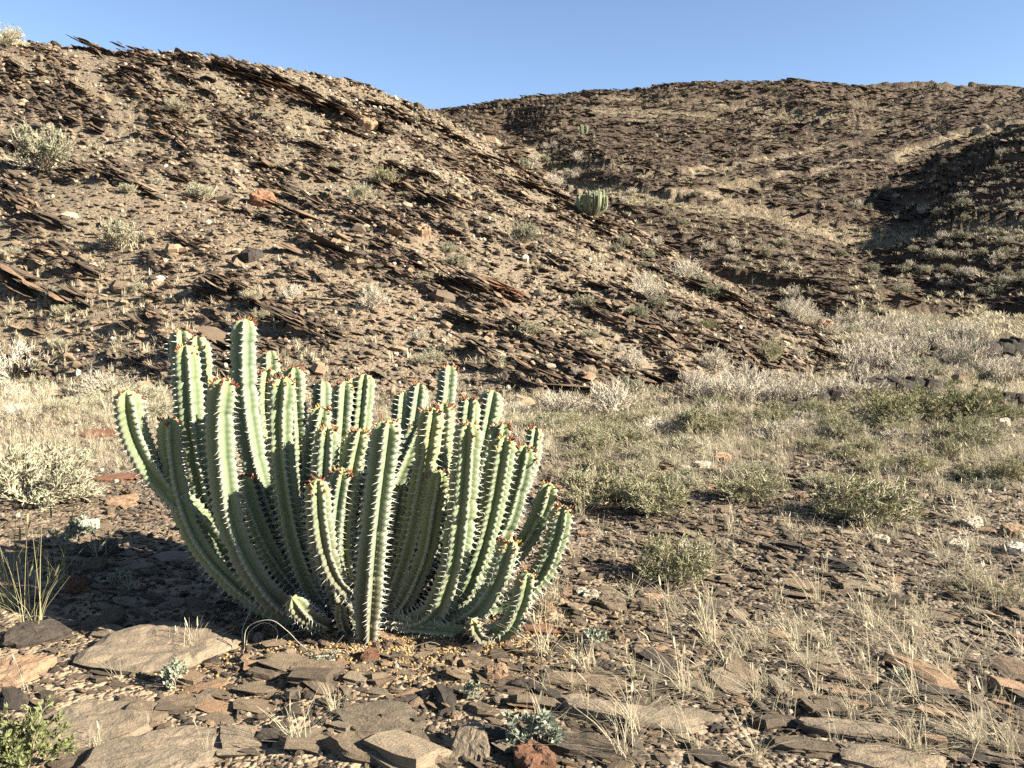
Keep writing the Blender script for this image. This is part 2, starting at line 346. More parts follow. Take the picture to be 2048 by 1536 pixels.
# ------------------------------------------------------------------ objects, tags, scatter
def newobj(name, me, mats=None, parent=None, loc=None):
    o = bpy.data.objects.new(name, me); COL.objects.link(o)
    if mats is not None and me is not None and not me.materials:
        for m in (mats if isinstance(mats, (list, tuple)) else [mats]): me.materials.append(m)
    if parent is not None: o.parent = parent
    if loc is not None: o.location = [float(c) for c in loc]
    return o
def tag(o, label=None, cat=None, group=None, kind=None):
    if label: o['label'] = label
    if cat: o['category'] = cat
    if group: o['group'] = group
    if kind: o['kind'] = kind
    return o
def mesh(name, v, f, smooth=False):
    me = bpy.data.meshes.new(name)
    if isinstance(f, np.ndarray):
        n, k = f.shape
        me.vertices.add(len(v)); me.vertices.foreach_set('co', np.asarray(v, np.float32).ravel())
        me.loops.add(n * k); me.loops.foreach_set('vertex_index', f.astype(np.int32).ravel())
        me.polygons.add(n); me.polygons.foreach_set('loop_start', np.arange(0, n * k, k, dtype=np.int32))
        me.update(calc_edges=True)
    else:
        me.from_pydata([tuple(map(float, p)) for p in v], [], f); me.update()
    me.polygons.foreach_set('use_smooth', [smooth] * len(me.polygons))
    return me
def euler_from(R):
    """R: (n,3,3) columns = axes -> euler xyz"""
    ry = -np.arcsin(np.clip(R[:, 2, 0], -1, 1)); rx = np.arctan2(R[:, 2, 1], R[:, 2, 2]); rz = np.arctan2(R[:, 1, 0], R[:, 0, 0])
    return np.stack([rx, ry, rz], 1)
def frames(n, t):
    """unit normals n and rough tangents t -> rotation matrices"""
    n = n / np.linalg.norm(n, axis=1, keepdims=True)
    t = t - (t * n).sum(1, keepdims=True) * n; t = t / np.maximum(np.linalg.norm(t, axis=1, keepdims=True), 1e-9)
    b = np.cross(n, t); return np.stack([t, b, n], 2)
_GN = {}
def scatter(name, protos, pts, rot, scl, label, cat):
    """one object that strews copies of small meshes over points (nobody could count them)"""
    cl = bpy.data.collections.new(name + '_pieces')
    for i, (me, mt) in enumerate(protos):
        ob = bpy.data.objects.new('%s_piece_%02d' % (name, i), me)
        if not me.materials: me.materials.append(mt)
        cl.objects.link(ob)
    me = mesh(name, pts, [])
    n = len(pts)
    a = me.attributes.new('rot', 'FLOAT_VECTOR', 'POINT'); a.data.foreach_set('vector', np.asarray(rot, np.float32).ravel())
    a = me.attributes.new('scl', 'FLOAT_VECTOR', 'POINT'); a.data.foreach_set('vector', np.asarray(scl, np.float32).ravel())
    a = me.attributes.new('pick', 'INT', 'POINT'); a.data.foreach_set('value', rng.integers(0, len(protos), n).astype(np.int32))
    o = newobj(name, me); tag(o, label, cat, kind='stuff')
    ng = bpy.data.node_groups.new(name, 'GeometryNodeTree')
    ng.interface.new_socket('Geometry', in_out='INPUT', socket_type='NodeSocketGeometry')
    ng.interface.new_socket('Geometry', in_out='OUTPUT', socket_type='NodeSocketGeometry')
    N = ng.nodes; L = ng.links
    gi, go = N.new('NodeGroupInput'), N.new('NodeGroupOutput')
    ci = N.new('GeometryNodeCollectionInfo'); ci.inputs['Collection'].default_value = cl
    ci.inputs['Separate Children'].default_value = True; ci.inputs['Reset Children'].default_value = True
    ip = N.new('GeometryNodeInstanceOnPoints'); ip.inputs['Pick Instance'].default_value = True
    def attr(nm, ty):
        q = N.new('GeometryNodeInputNamedAttribute'); q.data_type = ty; q.inputs['Name'].default_value = nm; return q.outputs['Attribute']
    er = N.new('FunctionNodeEulerToRotation'); L.new(attr('rot', 'FLOAT_VECTOR'), er.inputs[0])
    L.new(gi.outputs[0], ip.inputs['Points']); L.new(ci.outputs[0], ip.inputs['Instance'])
    L.new(er.outputs[0], ip.inputs['Rotation']); L.new(attr('scl', 'FLOAT_VECTOR'), ip.inputs['Scale'])
    L.new(attr('pick', 'INT'), ip.inputs['Instance Index']); L.new(ip.outputs[0], go.inputs[0])
    md = o.modifiers.new('scatter', 'NODES'); md.node_group = ng
    return o

# ------------------------------------------------------------------ terrain mesh
def build_terrain():
    a = np.concatenate([np.linspace(-180, -62, 36, endpoint=False), np.linspace(-62, -33, 60, endpoint=False),
                        np.linspace(-33, 33, 720, endpoint=False), np.linspace(33, 62, 60, endpoint=False), np.linspace(62, 180, 36)])
    r = np.concatenate([[0.02, 0.2, 0.5, 0.9, 1.4], np.exp(np.linspace(math.log(1.9), math.log(11.5), 190, endpoint=False)),
                        np.exp(np.linspace(math.log(11.5), math.log(60), 330, endpoint=False)),
                        np.exp(np.linspace(math.log(60), math.log(125), 150, endpoint=False)), np.exp(np.linspace(math.log(125), math.log(420), 16))])
    A, R = np.meshgrid(np.radians(a), r)
    x = (R * np.sin(A)).ravel(); y = (R * np.cos(A)).ravel()
    z, cls, rk = H(x, y, True)
    nr, na = R.shape
    i = np.arange((nr - 1) * (na - 1)); rr = i // (na - 1); cc = i % (na - 1)
    q = np.stack([rr * na + cc, rr * na + cc + 1, (rr + 1) * na + cc + 1, (rr + 1) * na + cc], 1)[:, ::-1]
    far = np.where(cls == 1, 1, np.where((cls == 2) | (np.hypot(x, y) > 25), 2, 0))
    # cover: bedrock, dead grass, pale soil or track
    g = sstep(-0.25, 0.35, fbm(x * 0.09, y * 0.09, 3, 41)) * 0.75
    g = np.where(cls == 1, g * 0.8, g)
    farw = sstep(22, 32, np.hypot(x, y)) * (cls != 1)
    g = np.where(farw > 0, np.maximum(g, 0.9 * farw), g)
    nearflat = (cls == 0) * (1 - farw); g = g * (1 - nearflat) + nearflat * sstep(7, 12, y) * 0.75
    pale = 0.9 * np.exp(-(((x + 5.5) / 7.5) ** 2 + ((y - 18.5) / 4.0) ** 2)) * (cls == 1)
    pale = np.maximum(pale, nearflat * 0.95 * sstep(1.2, -0.6, x) * (1 - sstep(4.2, 7.0, y)))
    tr = np.full(len(x), 0.0)
    for t, w in zip(TRK, (0.6, 0.55, 0.8, 0.55, 1.1, 1.0)): tr = np.maximum(tr, np.exp(-(seg_dist(x, y, t) / w) ** 2))
    pale = np.maximum(pale, tr * (cls != 1)); rk2 = rk * (1 - tr * (cls != 1))
    cov = np.stack([rk2, g * (1 - rk2 * 0.6), pale, np.ones(len(x))], 1).astype(np.float32)
    pts = np.stack([x, y, z], 1)
    fc = far[q].max(axis=1)
    for k, nm, mt in ((0, 'ground', 'ground'), (1, 'near_hillside', 'hill'), (2, 'far_hills', 'farhill')):
        f = q[fc == k]; used, inv = np.unique(f, return_inverse=True)
        me = mesh(nm, pts[used], inv.reshape(f.shape), True)
        ca = me.color_attributes.new('cover', 'FLOAT_COLOR', 'POINT'); ca.data.foreach_set('color', cov[used].ravel())
        tag(newobj(nm, me, MAT[mt]), kind='structure')
build_terrain()

# ------------------------------------------------------------------ rock shapes
def slab_mesh(seed, n=8, thick=0.2, jag=0.25, elong=1.0, name='slab'):
    """a split plate of slate: uneven outline, two ledges; about one unit long, centred"""
    r = np.random.default_rng(seed)
    ang = np.sort((np.arange(n) + r.uniform(-0.35, 0.35, n)) / n * 2 * np.pi)
    rad = 0.5 * (1 + r.uniform(-jag, jag, n))
    base = np.stack([np.cos(ang) * rad, np.sin(ang) * rad * elong], 1)
    # squarish corners
    base = np.sign(base) * np.abs(base) ** 0.85 * 0.5 ** 0.15
    rings = []
    tilt = r.uniform(-0.25, 0.25, 2) * thick
    for zf, sc in ((-0.5, 0.85), (-0.05, 1.0), (0.12, r.uniform(0.78, 0.92)), (0.5, r.uniform(0.6, 0.8))):
        off = r.uniform(-0.07, 0.07, (n, 2)) + r.uniform(-0.07, 0.07, 2)
        p = base * sc + off * np.array([1, elong])
        z = zf * thick + (p @ tilt) + r.uniform(-0.12, 0.12, n) * thick
        rings.append(np.column_stack([p, z]))
    v = np.vstack(rings); f = []
    for k in range(3):
        for i in range(n):
            j = (i + 1) % n; f.append((k * n + i, k * n + j, (k + 1) * n + j, (k + 1) * n + i))
    f.append(tuple(range(n))[::-1])
    c = v[3 * n:].mean(0) + np.array([0, 0, r.uniform(-0.08, 0.12) * thick]); v = np.vstack([v, c]); ci = len(v) - 1
    for i in range(n): f.append((3 * n + i, 3 * n + (i + 1) % n, ci))
    return mesh(name, v, f)
def pebble_mesh(seed, name='pebble'):
    r = np.random.default_rng(seed); n = 6
    rings = [(-0.45, 0.6), (0.0, 1.0), (0.45, 0.62)]; v = []
    for z, s in rings:
        for i in range(n):
            a = 2 * np.pi * (i + r.uniform(-.3, .3)) / n; q = 0.5 * s * r.uniform(0.72, 1.15)
            v.append((q * math.cos(a), q * math.sin(a), z * r.uniform(0.75, 1.1)))
    f = []
    for k in range(2):
        for i in range(n): j = (i + 1) % n; f.append((k * n + i, k * n + j, (k + 1) * n + j, (k + 1) * n + i))
    f.append(tuple(range(n))[::-1]); f.append(tuple(range(2 * n, 3 * n)))
    return mesh(name, v, f)
def hero_mesh(seed, thick, elong=0.6, nang=34, layers=7, name='boulder', chip=0.25):
    """a larger split rock: many thin ledges, chipped rim, rough top"""
    r = np.random.default_rng(seed)
    a = np.linspace(0, 2 * np.pi, nang, endpoint=False)
    k = 7; ka = np.sort((np.arange(k) + r.uniform(-.3, .3, k)) / k * 2 * np.pi); kr = 1 + r.uniform(-chip, chip, k)
    px = np.cos(ka) * kr; py = np.sin(ka) * kr
    t = a / (2 * np.pi); # walk a polygon outline
    per = np.hypot(np.roll(px, -1) - px, np.roll(py, -1) - py); cum = np.concatenate([[0], np.cumsum(per)]); cum /= cum[-1]
    ox = np.interp(t, cum, np.append(px, px[0])); oy = np.interp(t, cum, np.append(py, py[0]))
    ox = ox + r.normal(0, 0.02, nang); oy = oy + r.normal(0, 0.02, nang)
    V = []; tl = r.uniform(-0.15, 0.15, 2) * thick
    for li in range(layers):
        z = (li / (layers - 1) - 0.5) * thick
        s = (0.86 if li == 0 else 1.0) * r.uniform(0.93, 1.03) * (0.93 if li == layers - 1 else 1)
        jx = r.normal(0, 0.018, nang) + 0.03 * np.sin(a * r.integers(2, 5) + r.uniform(0, 6)); 
        V.append(np.column_stack([0.5 * (ox * s + jx * ox), 0.5 * elong * (oy * s + jx * oy), z + r.normal(0, 0.035, nang) * thick]))
    top = V[-1]; m = 5
    for g in range(1, m):
        q = top * (1 - g / m); q[:, 2] = thick * 0.5 + thick * 0.22 * fbm(q[:, 0] * 5 + seed, q[:, 1] * 9, 4, seed) + 0.05 * thick
        V.append(q)
    v = np.vstack(V); f = []; nl = len(V)
    for L in range(nl - 1):
        for i in range(nang):
            j = (i + 1) % nang; f.append((L * nang + i, L * nang + j, (L + 1) * nang + j, (L + 1) * nang + i))
    f.append(tuple(range(nang))[::-1]); f.append(tuple(range((nl - 1) * nang, nl * nang)))
    v[:, 2] += v[:, 0] * tl[0] + v[:, 1] * tl[1]
    return mesh(name, v, f)

SLABS = [slab_mesh(100 + i, 9, t, j, e) for i, (t, j, e) in enumerate([(0.13, .4, .55), (0.17, .4, .5), (0.11, .42, .7), (0.20, .35, .5), (0.15, .4, .8), (0.10, .4, .45), (0.25, .35, .6), (0.13, .42, .5)])]
FLAGS = [slab_mesh(200 + i, 8, t, .28, e) for i, (t, e) in enumerate([(0.10, .75), (0.14, .6), (0.08, .85), (0.2, .7), (0.12, .5), (0.26, .8), (0.09, .65), (0.16, .9)])]
PEBS = [pebble_mesh(300 + i) for i in range(8)]
def clone(meshes, mt):
    out = []
    for m in meshes:
        c = m.copy(); c.materials.clear(); c.materials.append(MAT[mt]); out.append(c)
    return out

# ------------------------------------------------------------------ stones strewn over the land (too many to count)
def polar(n, r0, r1, a0, a1, pw=0.0):
    """points strewn over a sector; denser near the middle of the scene"""
    u = rng.random(n)
    r = np.exp(np.log(r0) + u * (np.log(r1) - np.log(r0))) if pw == 0 else (r0 ** pw + u * (r1 ** pw - r0 ** pw)) ** (1 / pw)
    a = np.radians(rng.uniform(a0, a1, n))
    return r * np.sin(a), r * np.cos(a)
def tilt_frames(n, nrm, jit, tang=None, tj=0.4):
    N_ = np.tile(nrm, (n, 1)) if np.ndim(nrm) == 1 else nrm
    N_ = N_ + rng.normal(0, jit, (n, 3))
    if tang is None:
        a = rng.uniform(0, 2 * np.pi, n); T = np.stack([np.cos(a), np.sin(a), 0 * a], 1)
    else: T = np.tile(tang, (n, 1)) + rng.normal(0, tj, (n, 3))
    return euler_from(frames(N_, T))
TD = np.array([0.90, -0.32, -0.42]); TD /= np.linalg.norm(TD)      # the way the beds run down the left hill

# gravel on the near ground
x, y = polar(52000, 2.3, 13.5, -42, 42, 0.9); z, cls, rk = H(x, y, True)
dens = sstep(-0.35, 0.25, fbm(x * 1.3, y * 1.3, 3, 301) + 0.25 * noise2(x * 0.4, y * 0.4, 302)); k = (rng.random(len(x)) < 0.25 + 0.75 * dens) & (cls == 0)
x, y, z = x[k], y[k], z[k]; n = len(x)
s = 0.011 * np.exp(rng.normal(0, 0.55, n)) * (1 + 0.10 * y); s = np.minimum(s, 0.075)
scatter('gravel', [(m, None) for m in clone(PEBS, 'gravel')], np.stack([x, y, z + s * 0.12], 1), rng.uniform(-3.1, 3.1, (n, 3)) * np.array([0.12, 0.12, 1]),
        np.stack([s * rng.uniform(0.9, 1.7, n), s * rng.uniform(0.7, 1.2, n), s * rng.uniform(0.35, 0.85, n)], 1), 'brown and grey gravel strewn over the flat ground', 'gravel')
# small flakes of slate on the near ground
x, y = polar(20000, 2.3, 13, -42, 42, 0.9); z, cls, rk = H(x, y, True)
dens = fbm(x * 0.8, y * 0.8, 3, 311) + 0.5 * sstep(-1, 2, x) - 0.15; k = (rng.random(len(x)) < sstep(-0.4, 0.4, dens)) & (cls == 0)
x, y, z = x[k], y[k], z[k]; n = len(x); s = 0.034 * np.exp(rng.normal(0, 0.45, n)) * (1 + 0.06 * y)
scatter('slate_flakes', [(m, None) for m in clone(FLAGS, 'flag')], np.stack([x, y, z + s * 0.06], 1), tilt_frames(n, np.array([0.10, 0.06, 1.0]), 0.16, np.array([0.88, -0.47, 0.0]), 0.7),
        np.stack([s * 1.3, s * rng.uniform(0.7, 1.1, n), s * rng.uniform(0.5, 1.3, n)], 1), 'thin slate flakes littering the flat stony ground', 'stones')
# white quartz bits
x, y = polar(3000, 3.0, 14, -40, 42, 1.0); z, cls, rk = H(x, y, True); k = (cls == 0) & (rng.random(len(x)) < 0.15 + 0.85 * sstep(0.5, 4, x)); x, y, z = x[k], y[k], z[k]; n = len(x)
s = np.minimum(0.014 * np.exp(rng.normal(0, 0.5, n)) * (1 + 0.12 * y), 0.012 * y ** 0.7 + 0.005)
scatter('quartz_pebbles', [(m, None) for m in clone(PEBS, 'white')], np.stack([x, y, z + s * 0.2], 1), rng.uniform(-3.1, 3.1, (n, 3)), np.stack([s, s * 0.8, s * 0.7], 1), 'small white quartz pebbles scattered on the flat', 'pebbles')
# left hill: scree
x, y = polar(52000, 12.5, 52, -44, 40, 0.5); z, cls, rk = H(x, y, True); k = (cls == 1) | ((cls == 0) & (y > 12.5) & (y < 32)); x, y, z, rk = x[k], y[k], z[k], rk[k]; n = len(x)
s = (0.05 + 0.0016 * y) * np.exp(rng.normal(0, 0.5, n))
scatter('hillside_scree', [(m, None) for m in clone(PEBS, 'gravel') + clone(FLAGS[:4], 'flag')], np.stack([x, y, z + s * 0.1], 1), tilt_frames(n, np.array([0.3, 0, 1.0]), 0.25),
        np.stack([s * 1.4, s, s * rng.uniform(0.3, 0.8, n)], 1), 'loose brown scree strewn over the near hillside', 'scree')
x, y = polar(2600, 13, 50, -44, 30, 0.5); z, cls, rk = H(x, y, True); k = (cls == 1); x, y, z = x[k], y[k], z[k]; n = len(x)
s = (0.03 + 0.0012 * y) * np.exp(rng.normal(0, 0.45, n))
scatter('hillside_quartz', [(m, None) for m in clone(PEBS, 'white')], np.stack([x, y, z + s * 0.2], 1), rng.uniform(-3, 3, (n, 3)), np.stack([s, s * 0.8, s * 0.7], 1), 'pale quartz bits scattered on the near hillside', 'pebbles')
# left hill: slabs standing out of the bedrock
x, y = polar(150000, 12.5, 54, -44, 32, 0.5); z, cls, rk = H(x, y, True); k = (cls == 1) & (rng.random(len(x)) < rk * 0.68 + 0.05); x, y, z, rk = x[k], y[k], z[k], rk[k]; n = len(x)
s = (0.075 + 0.0030 * y) * np.exp(rng.normal(0, 0.50, n)) * (0.6 + 0.5 * rk)
scatter('hillside_slates', [(m, None) for m in clone(SLABS, 'outcrop')], np.stack([x, y, z - s * 0.06], 1), tilt_frames(n, BN * np.array([0.85, 1, 1]), 0.17, TD, 0.40),
        np.stack([s * rng.uniform(0.9, 2.3, n), s * rng.uniform(0.6, 1.2, n), s * rng.uniform(0.4, 1.2, n)], 1), 'slanting brown slate plates breaking through the near hillside', 'rocks')
# far hills: rocks in bands
x, y = polar(90000, 24, 122, -12, 44, 0.9); z, cls, rk = H(x, y, True)
tr = np.zeros(len(x))
for t in TRK: tr = np.maximum(tr, np.exp(-(seg_dist(x, y, t) / 0.9) ** 4))
k = (cls != 1) & (rng.random(len(x)) < (rk * 0.95 + 0.02) * (1 - tr)); x, y, z, rk = x[k], y[k], z[k], rk[k]; n = len(x)
s = (0.12 + 0.0011 * y) * np.exp(rng.normal(0, 0.45, n))
scatter('far_hill_rocks', [(m, None) for m in clone(SLABS[:8], 'far_rock')], np.stack([x, y, z + s * 0.05], 1), tilt_frames(n, np.array([0.16, 0.06, 1.0]), 0.11, np.array([1, 0.1, -0.16]), 0.25),
        np.stack([s * rng.uniform(1.2, 2.8, n), s, s * rng.uniform(0.6, 1.4, n)], 1), 'dark brown rock bands breaking through the far hillside', 'rocks')

# ------------------------------------------------------------------ plants
def tube_strip(pts, rad, V, F, sides=3):
    pts = np.asarray(pts); n = len(pts); base = sum(len(v) for v in V)
    d = np.gradient(pts, axis=0); d /= np.maximum(np.linalg.norm(d, axis=1, keepdims=True), 1e-9)
    up = np.array([0.31, 0.22, 0.92]); a = np.cross(d, up); a /= np.maximum(np.linalg.norm(a, axis=1, keepdims=True), 1e-6); b = np.cross(d, a)
    for i in range(n):
        th = np.arange(sides) * 2 * np.pi / sides
        V.append(pts[i] + rad[i] * (np.cos(th)[:, None] * a[i] + np.sin(th)[:, None] * b[i]))
    for i in range(n - 1):
        for j in range(sides):
            k = (j + 1) % sides; F.append((base + i * sides + j, base + i * sides + k, base + (i + 1) * sides + k, base + (i + 1) * sides + j))
def leaf_quads(r, centers, dirs, size, width, V, F):
    base = sum(len(v) for v in V)
    n = len(centers); d = dirs / np.maximum(np.linalg.norm(dirs, axis=1, keepdims=True), 1e-9)
    a = np.cross(d, r.normal(0, 1, (n, 3))); a /= np.maximum(np.linalg.norm(a, axis=1, keepdims=True), 1e-9)
    s = size * r.uniform(0.6, 1.3, (n, 1)); w = s * width * 0.5
    q = np.stack([centers, centers + d * s * 0.5 + a * w, centers + d * s, centers + d * s * 0.5 - a * w], 1).reshape(-1, 3)
    V.append(q); F.extend([(base + 4 * i, base + 4 * i + 1, base + 4 * i + 2, base + 4 * i + 3) for i in range(n)])
def bush(seed, height=0.6, radius=0.6, mains=26, kids=5, kids2=3, tw=0.004, leaves=0, lsize=0.02, lwidth=0.5, spread=1.0, curl=0.25, up=0.5, leaf_low=0.2):
    """twiggy shrub: stems fan out of one foot and fork twice"""
    r = np.random.default_rng(seed); V, F, LV, LF = [], [], [], []; lc, ld = [], []
    def stem(p, d, L, rad, nseg, lift):
        pts = [p]; d = d / np.linalg.norm(d)
        for i in range(nseg):
            d = d + r.normal(0, curl, 3) * 0.5 + np.array([0, 0, lift]) / nseg; d /= np.linalg.norm(d)
            p = p + d * L / nseg; pts.append(p)
        pts = np.array(pts); pts[:, 2] = np.maximum(pts[:, 2], 0.01)
        tube_strip(pts, np.linspace(rad, rad * 0.45, len(pts)), V, F); return pts
    for i in range(mains):
        a = r.uniform(0, 2 * np.pi); e = math.asin(r.uniform(0.12, 1.0) ** 0.8)
        d = np.array([math.cos(a) * math.cos(e) * radius, math.sin(a) * math.cos(e) * radius, math.sin(e) * height + 0.02])
        L = np.linalg.norm(d) * r.uniform(0.75, 1.1)
        st = stem(np.array([r.normal(0, .05) * radius, r.normal(0, .05) * radius, 0.0]), d, L, tw * 1.5, 4, up * 0.3)
        for k in range(kids):
            t = r.uniform(0.3, 0.98); q = st[0] * 0 + np.array([np.interp(t * 4, range(5), st[:, c]) for c in range(3)])
            dd = (st[-1] - st[0]) / L + r.normal(0, 0.55, 3) * spread; dd[2] += up
            s2 = stem(q, dd, L * r.uniform(0.22, 0.45), tw, 3, up * 0.3)
            for m in range(kids2):
                t2 = r.uniform(0.3, 1.0); q2 = np.array([np.interp(t2 * 3, range(4), s2[:, c]) for c in range(3)])
                d3 = (s2[-1] - s2[0]) / max(np.linalg.norm(s2[-1] - s2[0]), 1e-6) + r.normal(0, 0.6, 3) * spread; d3[2] += up * 0.7
                s3 = stem(q2, d3, L * r.uniform(0.10, 0.22), tw * 0.7, 2, up * 0.2)
                for _ in range(leaves):
                    tt = r.uniform(0, 1); lc.append(s3[0] * (1 - tt) + s3[-1] * tt); ld.append((s3[-1] - s3[0]) + r.normal(0, 0.06, 3) + np.array([0, 0, 0.03]))
    tm = mesh('twigs', np.vstack(V), F)
    lm = None
    if leaves:
        leaf_quads(r, np.array(lc), np.array(ld), lsize, lwidth, LV, LF); lm = mesh('leaves', np.vstack(LV), LF)
    return tm, lm
def tuft(seed, n=40, h=0.3, spread=0.5, w=0.003, heads=0.0):
    r = np.random.default_rng(seed); v = []; f = []
    for i in range(n):
        a = r.uniform(0, 2 * np.pi); lean = abs(r.normal(0, spread)); hh = h * r.uniform(0.4, 1.1)
        p0 = np.array([r.normal(0, 0.02), r.normal(0, 0.02), -0.01]); o = np.array([math.cos(a), math.sin(a), 0]); sd = np.array([-o[1], o[0], 0]) + r.normal(0, 0.3, 3) * [1, 1, 0]
        b = len(v); ww = w * r.uniform(0.7, 1.3)
        for k in range(4):
            t = k / 3; c = p0 + o * lean * hh * (t ** 1.6) + np.array([0, 0, hh * (t - 0.22 * lean * t * t)])
            wd = ww * (1 - 0.75 * t)
            v += [c - sd * wd, c + sd * wd]
        for k in range(3): f.append((b + 2 * k, b + 2 * k + 1, b + 2 * k + 3, b + 2 * k + 2))
        if r.random() < heads:
            b = len(v); tip = np.array(v[-1]); dr = np.array([o[0] * lean, o[1] * lean, 0.8]); dr /= np.linalg.norm(dr); L = 0.05 * r.uniform(.7, 1.3)
            for k in range(6):
                t = k / 5; q = tip + dr * L * t; ww2 = 0.0035 * math.sin(math.pi * (0.15 + 0.8 * t)); v += [q - sd * ww2, q + sd * ww2]
            for k in range(5): f.append((b + 2 * k, b + 2 * k + 1, b + 2 * k + 3, b + 2 * k + 2))
    return mesh('grass', v, f)
def setmat(me, m):
    me.materials.clear(); me.materials.append(MAT[m]); return me

SHRUB = {}     # kind -> list of (twigs, leaves)
def kind(nm, twm, lfm, seeds, **kw):
    SHRUB[nm] = []
    for sd in seeds:
        t, l = bush(sd, **kw); setmat(t, twm)
        if l: setmat(l, lfm)
        SHRUB[nm].append((t, l))
kind('pale', 'twig_pale', None, (1, 2, 3, 4), height=0.5, radius=0.5, mains=30, kids=6, kids2=5, tw=0.0056, up=0.55, spread=1.0)
kind('straw', 'twig_straw', 'leaf_grey', (11, 12), height=0.42, radius=0.5, mains=34, kids=7, kids2=6, tw=0.0042, leaves=3, lsize=0.04, lwidth=0.3, up=0.35)
kind('olive', 'twig_brown', 'leaf_grey', (21, 22, 23), height=0.5, radius=0.48, mains=26, kids=6, kids2=4, tw=0.006, leaves=8, lsize=0.05, lwidth=0.25, up=0.5)
kind('leafy', 'twig_straw', 'leaf_olive', (31, 32, 33), height=0.55, radius=0.5, mains=36, kids=8, kids2=5, tw=0.0040, leaves=5, lsize=0.036, lwidth=0.38, up=0.35)
kind('darkgreen', 'twig_brown', 'leaf_olive', (41, 42), height=0.45, radius=0.55, mains=26, kids=6, kids2=4, tw=0.005, leaves=9, lsize=0.055, lwidth=0.2, up=0.6)
kind('blue', 'twig_pale', 'leaf_blue', (51, 52, 53), height=0.45, radius=0.45, mains=12, kids=4, kids2=2, tw=0.004, leaves=6, lsize=0.10, lwidth=0.55, up=0.5)
kind('bright', 'twig_brown', 'leaf_bright', (61,), height=0.5, radius=0.55, mains=26, kids=5, kids2=3, tw=0.004, leaves=7, lsize=0.07, lwidth=0.4, up=0.6)
kind('fern', 'twig_straw', 'leaf_olive', (71, 72), height=0.5, radius=0.5, mains=16, kids=5, kids2=3, tw=0.003, leaves=5, lsize=0.04, lwidth=0.2, up=0.5)
NAMES = {'pale': 'dry_shrub', 'straw': 'straw_shrub', 'olive': 'grey_shrub', 'leafy': 'leafy_shrub', 'darkgreen': 'green_shrub', 'blue': 'herb', 'bright': 'cushion_plant', 'fern': 'feathery_shrub'}
CATS = {'blue': 'herb', 'bright': 'plant'}
def plant(knd, p, size, label, group=None, hs=1.0, var=None):
    t, l = SHRUB[knd][rng.integers(0, len(SHRUB[knd])) if var is None else var]
    e = newobj(NAMES[knd], None, loc=(p[0], p[1], p[2] - 0.01)); e.empty_display_size = 0.1
    e.scale = (size, size, size * hs); e.rotation_euler = (0, 0, rng.uniform(0, 6.28))
    newobj('twigs', t, parent=e)
    if l: newobj('leaves', l, parent=e)
    return tag(e, label, CATS.get(knd, 'shrub'), group)

